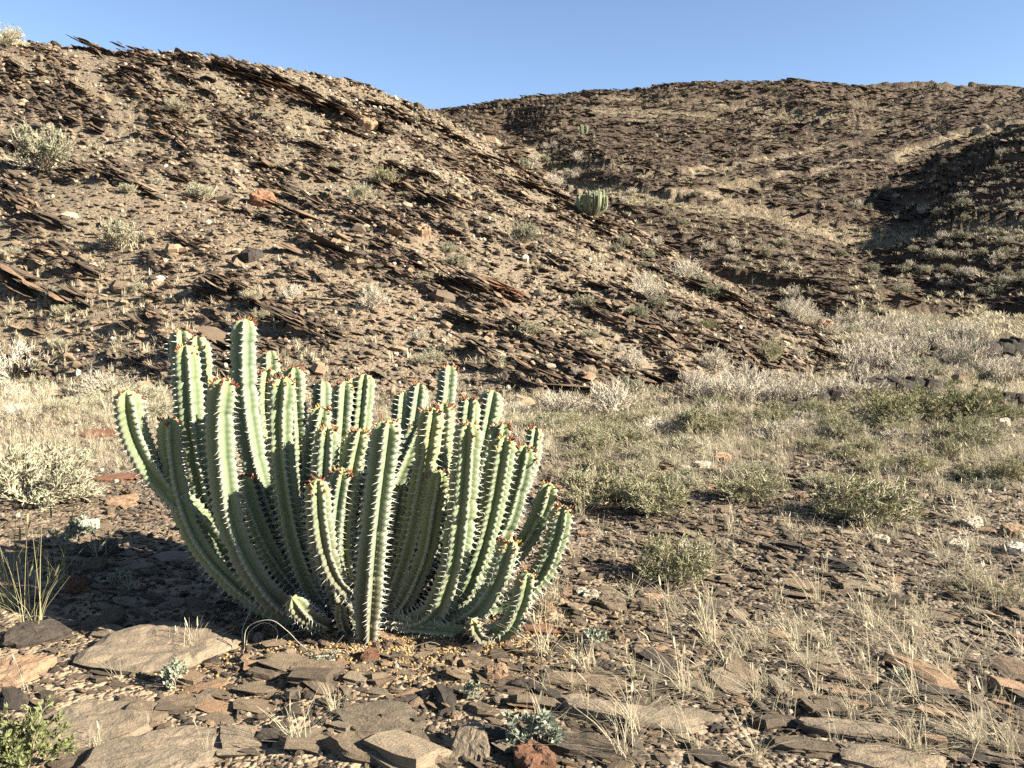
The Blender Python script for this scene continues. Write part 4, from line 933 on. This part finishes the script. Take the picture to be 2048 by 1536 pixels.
# ledges at the edge of the flat, facing left; their shade is put into the black
for (px, py, lw, hh, n, lb) in [(1578, 822, 62, 26, 5, 'small rock ledge coloured black for shade at the edge of the shrubby flat'), (1690, 808, 120, 26, 6, 'low ledge coloured black for shade left of the widest one'),
                               (1805, 790, 170, 36, 8, 'widest rock ledge above the wash, coloured black for shade'), (2025, 712, 130, 46, 9, 'tall bank of rock coloured black for shade at the right wall of the wash'), (2035, 815, 70, 40, 6, 'dark brown rock bank above white stones')]:
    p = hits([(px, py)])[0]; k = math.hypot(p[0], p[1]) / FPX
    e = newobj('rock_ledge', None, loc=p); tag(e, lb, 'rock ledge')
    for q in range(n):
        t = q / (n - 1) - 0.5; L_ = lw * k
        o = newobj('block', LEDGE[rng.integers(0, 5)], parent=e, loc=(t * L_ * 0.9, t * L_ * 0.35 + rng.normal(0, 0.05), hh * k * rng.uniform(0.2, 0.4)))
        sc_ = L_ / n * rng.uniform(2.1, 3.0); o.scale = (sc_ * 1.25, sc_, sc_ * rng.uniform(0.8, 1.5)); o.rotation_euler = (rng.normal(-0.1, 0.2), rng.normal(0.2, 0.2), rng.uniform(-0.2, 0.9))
p = hits([(190, 800)])[0]; k = math.hypot(p[0], p[1]) / FPX
outcrop(p, 210 * k, 18 * k, 6, 'long dark slate ledge under the grey shrub', None, 'black', nrm=(0.12, 0.1, 1.0), tdir=(1, -0.1, -0.05), depth=0.3)
# a few more plates of the same look
SP = []
while len(SP) < 60:
    c = [(rng.uniform(0, 1450), rng.uniform(120, 740)) for _ in range(60)]
    for q, pp in zip(c, hits(c)):
        zz, cl, rk = H(pp[0], pp[1], True)
        if cl[0] == 1 and rk[0] > 0.6 and pp[1] < 50 and all(np.hypot(*(pp - s_)[:2]) > 1.2 for s_ in SP): SP.append(pp)
for pp in SP[:60]:
    L = rng.uniform(0.6, 1.3) * (0.7 + 0.02 * pp[1]); q = int(rng.integers(4, 7)); outcrop(pp, L, L * 0.22, q, ('short' if L < 1.0 else 'long' if L > 1.45 else 'middling') + ' cluster of %s slanting brown slate plates on the near hillside' % {4: 'eight', 5: 'ten', 6: 'twelve'}[q], 'slate plate clusters on the near hillside', depth=0.4)

# ------------------------------------------------------------------ the spiny candelabra euphorbia
m, nt, b = M_('euphorbia_skin')
at = nt.nodes.new('ShaderNodeAttribute'); at.attribute_name = 'skin'
sp3 = nt.nodes.new('ShaderNodeSeparateColor'); nt.links.new(at.outputs['Color'], sp3.inputs[0])
v = texco(nt); r_ = rnd_(nt)
base = ramp(nt, r_, [(0, (0.158, 0.205, 0.105)), (0.4, (0.195, 0.238, 0.115)), (0.7, (0.172, 0.222, 0.130)), (1, (0.235, 0.262, 0.115))])
c = mix(nt, ramp(nt, nz(nt, v, 9, 4, 0.6), [(0.35, (0, 0, 0)), (0.7, (0.6, 0.6, 0.6))]), base, mix(nt, 1.0, base, (1.3, 1.2, 1.05), 'MULTIPLY'))
c = mix(nt, sp3.outputs[1], c, mix(nt, ramp(nt, nz(nt, v, 7, 5, 0.7), [(0.35, (0, 0, 0)), (0.65, (1, 1, 1))]), (0.135, 0.14, 0.075), (0.165, 0.145, 0.09)))   # old wood at the foot
sc1 = ramp(nt, nz(nt, v, 26, 5, 0.75), [(0.60, (0, 0, 0)), (0.68, (0.75, 0.75, 0.75))]); c = mix(nt, sc1, c, (0.26, 0.235, 0.16))
c = mix(nt, math_(nt, 'MULTIPLY', sp3.outputs[2], 0.5), c, (0.30, 0.34, 0.12))                              # fresh tip
c = mix(nt, math_(nt, 'MULTIPLY', sp3.outputs[0], 0.9), c, (0.48, 0.46, 0.38))                            # corky rib edge
c = mix(nt, 1.0, c, (0.66, 0.655, 0.64), 'MULTIPLY')
nt.links.new(c, b.inputs['Base Color']); b.inputs['Roughness'].default_value = 0.72; b.inputs['Specular IOR Level'].default_value = 0.15
bump(nt, b, nz(nt, v, 60, 3, 0.6), 0.25, 0.004); MAT['skin'] = m
MAT['spine'] = plain('pale_spine', [(0, (0.62, 0.57, 0.50)), (1, (0.70, 0.66, 0.58))], rough=0.5)
MAT['bud_red'] = plain('red_bud', [(0, (0.20, 0.06, 0.033)), (1, (0.29, 0.11, 0.05))], rough=0.6, nsc=40)
MAT['bud_yellow'] = plain('yellow_bud', [(0, (0.42, 0.36, 0.07)), (1, (0.40, 0.27, 0.05))], rough=0.6)
MAT['dead_bud'] = plain('dried_fruit', [(0, (0.20, 0.14, 0.10)), (1, (0.28, 0.20, 0.14))], nsc=40)

def catmull(pts, step):
    pts = np.asarray(pts, float); pp = np.vstack([2 * pts[0] - pts[1], pts, 2 * pts[-1] - pts[-2]]); out = []
    for i in range(1, len(pp) - 2):
        p0, p1, p2, p3 = pp[i - 1:i + 3]
        for t in np.linspace(0, 1, 24, endpoint=False):
            out.append(0.5 * (2 * p1 + (p2 - p0) * t + (2 * p0 - 5 * p1 + 4 * p2 - p3) * t * t + (3 * p1 - p0 - 3 * p2 + p3) * t ** 3))
    out.append(pts[-1]); out = np.array(out)
    s = np.concatenate([[0], np.cumsum(np.linalg.norm(np.diff(out, axis=0), axis=1))]); L = s[-1]; n = max(8, int(L / step))
    ss = np.linspace(0, L, n); return np.stack([np.interp(ss, s, out[:, k]) for k in range(3)], 1), ss, L

def stem_mesh(pts, R, ribs, seed, step=0.0075, foot_wood=0.55, facing=None):
    r = np.random.default_rng(seed); C, s, L = catmull(pts, step); n = len(C)
    T = np.gradient(C, axis=0); T /= np.linalg.norm(T, axis=1, keepdims=True)
    U = np.zeros_like(T); u = np.cross(T[0], [0.3, 1, 0.1]); u /= np.linalg.norm(u)
    for i in range(n):
        u = u - u.dot(T[i]) * T[i]; u /= np.linalg.norm(u); U[i] = u
    W = np.cross(T, U)
    per = 6; na = ribs * per
    a = np.arange(na) / na * 2 * np.pi; ph = r.uniform(0, 2 * np.pi); tw = r.uniform(-0.25, 0.25)
    if facing is not None:      # turn the ribs so that one crest looks this way (world azimuth, degrees)
        fd = np.array([math.cos(math.radians(facing)), math.sin(math.radians(facing)), 0.0]); m_ = n // 2; ph = math.atan2(fd.dot(W[m_]), fd.dot(U[m_])) - tw * s[m_]
    lo = a * ribs / (2 * np.pi); fr = np.abs(lo - np.round(lo)); tri = 1 - 2 * fr; ribi = np.round(lo).astype(int) % ribs
    valley = 0.42; sp = 0.030
    tip = np.clip((L - s) / 0.075, 0, 1); env = np.sqrt(np.clip(1 - (1 - tip) ** 2.2, 0, 1)) * 0.93 + 0.07
    env *= 0.72 + 0.28 * sstep(0, 0.28, s)
    ns = np.array([noise2(np.array([q * 4.2]), np.array([seed * 1.7]), 5)[0] for q in s]); env = env * (1 + 0.09 * ns)
    q = r.uniform(0.05, 0.15)
    while q < L - 0.06:       # each season's growth pinches in
        env = env * (1 - r.uniform(0.05, 0.20) * np.exp(-((s - q) / r.uniform(0.010, 0.02)) ** 2)); q += r.uniform(0.08, 0.24)
    offs = r.uniform(0, sp, ribs)
    S, TRI = np.meshgrid(s, tri, indexing='ij')
    phase = ((S + offs[ribi][None, :] - 0.010 * (1 - TRI)) / sp) % 1.0
    bumpv = np.cos((phase - 0.5) * 2 * np.pi) * 0.5 + 0.5                # 1 at the areole
    rad = R * env[:, None] * (valley + (1 - valley) * TRI ** 0.85) + env[:, None] * (0.0085 * TRI ** 2 * (bumpv - 0.5) - 0.0022 * (1 - bumpv) ** 3 * np.minimum(1, 2 * TRI))
    ang = a[None, :] + ph + tw * s[:, None]
    V = C[:, None, :] + rad[..., None] * (np.cos(ang)[..., None] * U[:, None, :] + np.sin(ang)[..., None] * W[:, None, :])
    V = V.reshape(-1, 3)
    i = np.arange((n - 1) * na); rr = i // na; cc = i % na; c2 = (cc + 1) % na
    Q = np.stack([rr * na + cc, rr * na + c2, (rr + 1) * na + c2, (rr + 1) * na + cc], 1)
    V = np.vstack([V, C[-1] + T[-1] * 0.006]); ti = len(V) - 1
    F = Q.tolist() + [((n - 1) * na + k, (n - 1) * na + (k + 1) % na, ti) for k in range(na)]
    me = mesh('stem', V, F, True)
    crest_ = (TRI > 0.99) * (0.35 + 0.65 * bumpv ** 2) + ((TRI > 0.6) & (TRI < 0.99)) * 0.12
    wood = (1 - sstep(0.08, foot_wood + 0.25, s))[:, None] * np.ones_like(TRI)
    fresh = sstep(0.10, 0.0, (L - s))[:, None] * np.ones_like(TRI)
    col = np.stack([crest_, wood, fresh, np.ones_like(TRI)], 2).reshape(-1, 4); col = np.vstack([col, [0, 0, 1, 1]]).astype(np.float32)
    ca = me.color_attributes.new('skin', 'FLOAT_COLOR', 'POINT'); ca.data.foreach_set('color', col.ravel())
    me.materials.append(MAT['skin'])
    # spines in pairs on every areole
    SV = []; SF = []; BV = []; BF = []; BM = []; ks = 0
    for k in range(ribs):
        j = k * per
        q = (0.5 * sp - offs[k]) % sp
        while q < L - 0.012:
            i0 = min(n - 1, int(round(q / L * (n - 1)))); rd = rad[i0, j]; th = ang[i0, j]
            out = math.cos(th) * U[i0] + math.sin(th) * W[i0]; tan = -math.sin(th) * U[i0] + math.cos(th) * W[i0]
            p = C[i0] + out * (rd - 0.0015)
            ln0 = 0.027 if q < L - 0.06 else 0.016
            for sg in (-1, 1):
                if r.random() < 0.08: continue
                d = out * 0.85 + tan * sg * r.uniform(0.45, 0.8) + T[i0] * r.normal(-0.02, 0.18); d /= np.linalg.norm(d)
                ln = ln0 * r.uniform(0.55, 1.35); a1 = np.cross(d, T[i0]); a1 /= np.linalg.norm(a1) + 1e-9; b1 = np.cross(d, a1); w = 0.0019; bb = ks * 4; ks += 1
                SV += [p + a1 * w, p - a1 * w * 0.5 + b1 * w * 0.87, p - a1 * w * 0.5 - b1 * w * 0.87, p + d * ln]
                SF += [(bb, bb + 1, bb + 3), (bb + 1, bb + 2, bb + 3), (bb + 2, bb, bb + 3)]
            q += sp
    def bud(p, d, ln, w, mi):
        a1 = np.cross(d, [0.2, 0.5, 0.8]); a1 /= np.linalg.norm(a1) + 1e-9; b1 = np.cross(d, a1); bb = len(BV)
        for f_, ww in ((0.0, 0.4), (0.55, 1.0), (0.9, 0.7)):
            for g in range(5):
                t = g * 2 * np.pi / 5; BV.append(p + d * ln * f_ + w * ww * (math.cos(t) * a1 + math.sin(t) * b1))
        BV.append(p + d * ln)
        for L_ in range(2):
            for g in range(5): BF.append((bb + L_ * 5 + g, bb + L_ * 5 + (g + 1) % 5, bb + L_ * 5 + 5 + (g + 1) % 5, bb + L_ * 5 + 5 + g)); BM.append(mi)
        for g in range(5): BF.append((bb + 10 + g, bb + 10 + (g + 1) % 5, bb + 15)); BM.append(mi)
    return me, (np.array(SV), np.array(SF)), (C, s, L, T, U, W, rad, ang, ribs, per, r, bud, BV, BF, BM)

def add_stem(parent, pts, R, ribs, seed, buds=1.0, dead=0.0, step=0.0075, label=None, facing=None):
    me, (sv, sf), ctx = stem_mesh(pts, R, ribs, seed, step, facing=facing)
    C, s, L, T, U, W, rad, ang, nr, per, r, bud, BV, BF, BM = ctx
    st = newobj('stem', me, parent=parent)
    if label: st['label'] = label
    sm = mesh('spines', sv, sf); so_ = newobj('spines', sm, MAT['spine'], parent=st); so_['kind'] = 'stuff'
    if buds > 0:
        for _ in range(int(30 * buds * r.uniform(0.4, 1.3))):
            k = r.integers(0, nr); dq = abs(r.normal(0, 0.02)) if r.random() < 0.8 else r.uniform(0.02, 0.07); i0 = int(np.clip((L - 0.006 - dq) / L * (len(s) - 1), 0, len(s) - 1))
            out = math.cos(ang[i0, k * per]) * U[i0] + math.sin(ang[i0, k * per]) * W[i0]
            d = out * r.uniform(0.2, 0.9) + T[i0] * r.uniform(0.5, 1.2) + r.normal(0, 0.25, 3); d /= np.linalg.norm(d)
            bud(C[i0] + out * rad[i0, k * per] * r.uniform(0.4, 1.0), d, r.uniform(0.014, 0.030), r.uniform(0.0034, 0.0056), 0 if r.random() < 0.88 else 1)
    nd = int(170 * dead)
    for _ in range(nd):
        k = r.integers(0, nr); i0 = int(r.uniform(0.3, 0.97) * (len(s) - 1)); th = ang[i0, k * per]
        out = math.cos(th) * U[i0] + math.sin(th) * W[i0]; d = out + r.normal(0, 0.5, 3); d /= np.linalg.norm(d)
        bud(C[i0] + out * rad[i0, k * per], d, r.uniform(0.012, 0.028), r.uniform(0.003, 0.006), 2)
    if BV:
        bm = mesh('flower_cluster', BV, BF); 
        for q in ('bud_red', 'bud_yellow', 'dead_bud'): bm.materials.append(MAT[q])
        bm.polygons.foreach_set('material_index', BM); newobj('flower_cluster', bm, parent=st)['kind'] = 'stuff'
    return st

foot = hits([(735, 1275)])[0]; FOOT = np.array([foot[0], 4.05, float(H(foot[0], 4.05)[0]) - 0.03])
cactus = newobj('euphorbia_cactus', None, loc=(0, 0, 0)); cactus.location = [float(c) for c in FOOT]
tag(cactus, 'large many-armed spiny green candelabra cactus standing on the stony flat', 'cactus')
# arms: pixel paths from the lowest point traced up to the tip; depth at foot side and at tip; width px; buds; dried fruit
ARMS = [
 ([(600, 1215), (480, 1130), (400, 1040), (330, 975), (288, 915), (262, 850), (252, 782)], 4.1, 3.80, 48, 0.8, 0, 'arm bent outwards, standing apart'),
 ([(620, 1245), (520, 1205), (440, 1140), (385, 1065), (352, 970), (340, 890), (338, 836)], 3.95, 3.92, 42, 0.9, 0, None),
 ([(640, 1235), (540, 1180), (455, 1090), (400, 960), (375, 820), (366, 720), (362, 660)], 4.2, 4.55, 46, 0.9, 0, None),
 ([(640, 1245), (545, 1195), (470, 1120), (415, 1000), (388, 880), (378, 770), (372, 690)], 4.0, 4.12, 48, 1.6, 0, None),
 ([(640, 1235), (540, 1165), (465, 1060), (425, 940), (408, 820), (400, 740), (394, 672)], 4.2, 4.40, 44, 1.2, 0, None),
 ([(650, 1250), (570, 1215), (505, 1140), (462, 1040), (445, 930), (440, 830), (448, 757)], 3.9, 3.78, 52, 1.4, 0, None),
 ([(680, 1235), (600, 1150), (545, 1040), (508, 920), (490, 800), (487, 710), (490, 638)], 4.1, 4.22, 47, 1.0, 0, 'tallest arm'),
 ([(690, 1220), (620, 1100), (570, 950), (548, 820), (540, 702)], 4.3, 4.75, 38, 0.8, 0, None),
 ([(690, 1220), (610, 1100), (560, 950), (535, 830), (537, 738)], 4.2, 4.45, 44, 1.4, 0, None),
 ([(680, 1250), (630, 1185), (590, 1080), (568, 960), (560, 850), (566, 753)], 4.0, 3.95, 50, 1.5, 0, None),
 ([(690, 1225), (640, 1120), (605, 980), (594, 850), (587, 733)], 4.2, 4.45, 42, 1.0, 0, None),
 ([(700, 1220), (670, 1100), (652, 950), (645, 850), (646, 762)], 4.2, 4.75, 38, 1.2, 0, None),
 ([(705, 1220), (685, 1100), (676, 960), (684, 850), (690, 763)], 4.15, 4.40, 46, 1.0, 0, None),
 ([(690, 1230), (650, 1120), (628, 980), (632, 890), (645, 812)], 4.1, 4.18, 42, 1.4, 0, None),
 ([(690, 1245), (655, 1170), (640, 1060), (648, 950), (655, 852)], 4.0, 3.86, 46, 1.5, 0, None),
 ([(720, 1220), (710, 1080), (712, 940), (722, 840), (731, 748)], 4.15, 4.48, 42, 1.0, 0, None),
 ([(715, 1210), (700, 1060), (698, 930), (702, 850), (706, 757)], 4.2, 4.8, 36, 1.0, 0, None),
 ([(738, 1210), (705, 1188), (672, 1155), (650, 1100), (638, 1030), (634, 958)], 3.72, 3.56, 46, 1.6, 0, 'short front arm curving out of the middle'),
 ([(734, 1305), (736, 1200), (744, 1100), (755, 1000), (767, 910), (776, 840)], 3.72, 3.60, 58, 2.2, 0, 'thick front arm'),
 ([(715, 1230), (690, 1120), (690, 1010), (705, 930), (720, 858)], 3.9, 3.9, 44, 1.6, 0, None),
 ([(750, 1215), (780, 1080), (805, 960), (825, 860), (839, 766)], 4.2, 4.62, 42, 0.9, 0, None),
 ([(745, 1215), (770, 1080), (788, 960), (800, 870), (808, 785)], 4.2, 4.85, 40, 0.6, 0, None),
 ([(755, 1215), (810, 1080), (860, 940), (888, 830), (899, 732)], 4.2, 4.92, 40, 1.0, 0, None),
 ([(760, 1245), (800, 1150), (830, 1040), (850, 930), (866, 816)], 3.92, 3.88, 46, 1.6, 0, None),
 ([(765, 1235), (820, 1120), (860, 1010), (880, 900), (887, 806)], 4.1, 4.30, 46, 1.6, 0, None),
 ([(770, 1235), (840, 1120), (900, 1000), (930, 880), (941, 795)], 4.1, 4.48, 42, 1.6, 0, None),
 ([(770, 1230), (860, 1120), (930, 1000), (965, 890), (987, 781)], 4.15, 4.60, 46, 1.0, 0, None),
 ([(760, 1280), (815, 1268), (870, 1225), (905, 1140), (922, 1030), (932, 930), (938, 845)], 3.88, 3.72, 52, 2.0, 0, 'broad front arm sweeping up from the ground'),
 ([(770, 1270), (850, 1240), (920, 1190), (958, 1110), (985, 1010), (1000, 930), (1010, 872)], 3.95, 3.86, 48, 1.8, 0, None),
 ([(775, 1255), (860, 1200), (930, 1110), (970, 1000), (995, 920), (1005, 846)], 4.05, 4.12, 44, 1.8, 0, None),
 ([(780, 1262), (870, 1225), (950, 1150), (1005, 1060), (1035, 970), (1052, 890)], 4.0, 4.02, 46, 1.2, 0.15, None),
 ([(790, 1240), (880, 1180), (965, 1090), (1030, 990), (1060, 920), (1072, 853)], 4.15, 4.50, 38, 1.2, 0.1, None),
 ([(800, 1260), (900, 1220), (990, 1150), (1050, 1085), (1085, 1020), (1100, 966)], 4.1, 4.15, 40, 1.4, 0.5, None),
 ([(820, 1268), (930, 1245), (1020, 1205), (1080, 1150), (1112, 1080), (1127, 1010)], 4.05, 4.02, 40, 1.4, 0.7, 'outermost low arm with dried fruit'),
 ([(790, 1275), (880, 1260), (950, 1225), (992, 1165), (1010, 1115), (1020, 1078)], 3.85, 3.70, 44, 1.6, 0.3, None),
 ([(800, 1285), (880, 1285), (960, 1282), (1012, 1258), (1040, 1205), (1055, 1146)], 3.85, 3.62, 42, 1.8, 0.5, 'lowest arm lying on the gravel'),
 ([(985, 1278), (962, 1275), (948, 1258), (943, 1238)], 3.70, 3.62, 36, 0.4, 0.1, 'short stub by the lowest arm'),
 ([(650, 1250), (622, 1236), (600, 1218), (584, 1196)], 3.80, 3.62, 42, 0.2, 0, 'short sunlit stub'),
 ([(705, 1275), (692, 1255), (684, 1232), (682, 1205)], 3.80, 3.72, 34, 0.2, 0, None),
 ([(725, 1225), (742, 1100), (775, 1000), (815, 905), (838, 850)], 4.1, 4.3, 42, 1.0, 0, None),
 ([(705, 1220), (660, 1080), (612, 960), (600, 880)], 4.2, 4.6, 40, 1.0, 0, None),
 ([(745, 1240), (780, 1160), (830, 1080), (880, 1010), (905, 930)], 4.1, 4.5, 40, 0.8, 0, None),
 ([(690, 1235), (600, 1140), (540, 1040), (520, 940), (515, 860)], 4.2, 4.5, 40, 0.8, 0, None),
 ([(760, 1230), (850, 1140), (940, 1060), (1000, 980), (1025, 900)], 4.15, 4.6, 40, 0.8, 0, None),
 ([(715, 1265), (680, 1200), (665, 1110), (672, 1010), (684, 935)], 3.88, 3.82, 42, 1.2, 0, None),
 ([(770, 1262), (810, 1200), (850, 1110), (868, 1010), (880, 940)], 3.90, 3.86, 42, 1.2, 0, None),
 ([(725, 1250), (715, 1150), (725, 1050), (735, 960)], 3.95, 3.98, 40, 0.8, 0, None),
 ([(700, 1250), (640, 1180), (600, 1090), (585, 1000)], 3.98, 4.0, 40, 0.8, 0, None),
 ([(755, 1255), (800, 1190), (845, 1110), (870, 1040), (885, 980)], 4.0, 4.05, 40, 0.8, 0, None),
 ([(690, 1245), (610, 1190), (545, 1110), (505, 1020), (485, 950)], 4.0, 4.05, 40, 0.8, 0, None),
 ([(780, 1258), (870, 1200), (930, 1130), (965, 1060), (985, 1000)], 3.98, 4.0, 40, 0.8, 0, None),
 ([(735, 1250), (760, 1160), (790, 1060), (805, 970)], 3.95, 4.0, 42, 0.8, 0, None),
 ([(680, 1240), (580, 1170), (500, 1080), (455, 980), (425, 860)], 4.15, 4.4, 42, 0.8, 0, None),
]
for i, (path, d0, d1, wpx, buds, dead, lb) in enumerate(ARMS):
    n = len(path); pts = []
    for k, (px, py) in enumerate(path):
        t = k / (n - 1); pts.append(P(px, py, d0 + (d1 - d0) * (t ** 0.8)))
    if path[0] not in ((738, 1210), (985, 1278), (650, 1250), (705, 1275)):
        f0 = FOOT + np.array([rng.uniform(-0.08, 0.08), rng.uniform(-0.08, 0.08), 0]) if i != 18 else P(734, 1330, 3.75)
        pts = [f0] + pts
    pts = [p - FOOT for p in pts]
    gz = -0.0
    for q in pts:
        g = 0.03 + 0.045; q[2] = max(q[2], g - 0.03) if np.hypot(q[0], q[1]) > 0.15 else q[2]
    R = wpx * (d0 + d1) / 2 / FPX / 2 * 1.16
    add_stem(cactus, np.array(pts), R, 5 if rng.random() < 0.5 else 6, 900 + i, buds, dead, 0.0075 if i < 37 else 0.010, lb, 195 + rng.normal(0, 9))

# far cacti of the same kind: fewer arms, no single spines visible at that distance
def far_cactus(px, py, wpx, hpx, narm, label, seed):
    p = hits([(px, py)])[0]; k = math.hypot(p[0], p[1]) / FPX; W_, H_ = wpx * k, hpx * k; r = np.random.default_rng(seed)
    e = newobj('euphorbia_cactus', None, loc=p); tag(e, label, 'cactus')
    for i in range(narm):
        a = r.uniform(0, 2 * np.pi); q = math.sqrt(r.random()) * W_ / 2; c, s_ = math.cos(a) * q, math.sin(a) * q; h = H_ * r.uniform(0.7, 1.0)
        pts = np.array([[0, 0, -0.1], [c * 0.6, s_ * 0.6, h * 0.12], [c * 0.95, s_ * 0.95, h * 0.4], [c, s_, h]])
        me, _, _ = stem_mesh(pts, 0.055, 5, seed + i, 0.03); newobj('stem', me, parent=e)
far_cactus(1184, 432, 60, 50, 26, 'lone many-armed cactus on the ridge edge, its foot behind slate', 1500)
far_cactus(1166, 270, 20, 22, 12, 'tiny far cactus high on the far hillside', 1600)

# dry curled twigs and fallen bits round the cactus foot
def curved_twig(pix, d0, d1, label, rad=0.0021):
    n = len(pix); pts = np.array([P(px, py, d0 + (d1 - d0) * k / (n - 1)) for k, (px, py) in enumerate(pix)])
    pts[:, 2] = np.maximum(pts[:, 2], H(pts[:, 0], pts[:, 1]) + 0.002)
    C, s, L = catmull(pts, 0.02); V, F = [], []; tube_strip(C, np.linspace(rad, rad * 0.5, len(C)), V, F, 5)
    o = newobj('dry_twig', setmat(mesh('dry_twig', np.vstack(V), F, True), 'twig_pale')); tag(o, label, 'twig')
curved_twig([(492, 1308), (500, 1262), (530, 1245), (555, 1262), (550, 1310)], 3.72, 3.70, 'hooped dry twig left of the cactus foot')
curved_twig([(488, 1306), (495, 1255), (540, 1240), (575, 1262), (610, 1295), (655, 1302), (688, 1270)], 3.66, 3.52, 'longest dry twig waving before the cactus foot')
curved_twig([(486, 1300), (485, 1260), (500, 1220), (502, 1200)], 3.75, 3.9, 'upright dry twig beside the hooped one')
curved_twig([(560, 1305), (565, 1275), (590, 1262), (625, 1262)], 3.72, 3.8, 'thin arched twig behind the longest one')
curved_twig([(810, 1310), (830, 1292), (860, 1284), (880, 1290)], 3.66, 3.62, 'pale arched twig right of the front arm')
curved_twig([(853, 1300), (862, 1294), (876, 1290)], 3.64, 3.6, 'short arched twig beside the pale arched one')
curved_twig([(880, 1286), (930, 1300), (990, 1300), (1040, 1290)], 3.7, 3.75, 'long twig lying before the lowest arm')
curved_twig([(1205, 1182), (1250, 1178), (1292, 1172)], 4.6, 4.6, 'straight pale stick before the shaded leafy bush')
x = FOOT[0] + rng.normal(0.10, 0.45, 5200); y = FOOT[1] - 0.33 + rng.normal(0, 0.22, 5200); z = H(x, y); n = len(x); s = 0.010 * np.exp(rng.normal(0, 0.35, n))
scatter('fallen_litter', [(mm, None) for mm in clone(PEBS[:4], 'litter')], np.stack([x, y, z + s * 0.2], 1), rng.uniform(-3, 3, (n, 3)), np.stack([s, s * 0.7, s * 0.5], 1), 'ochre fallen flower bits around the cactus foot', 'litter')
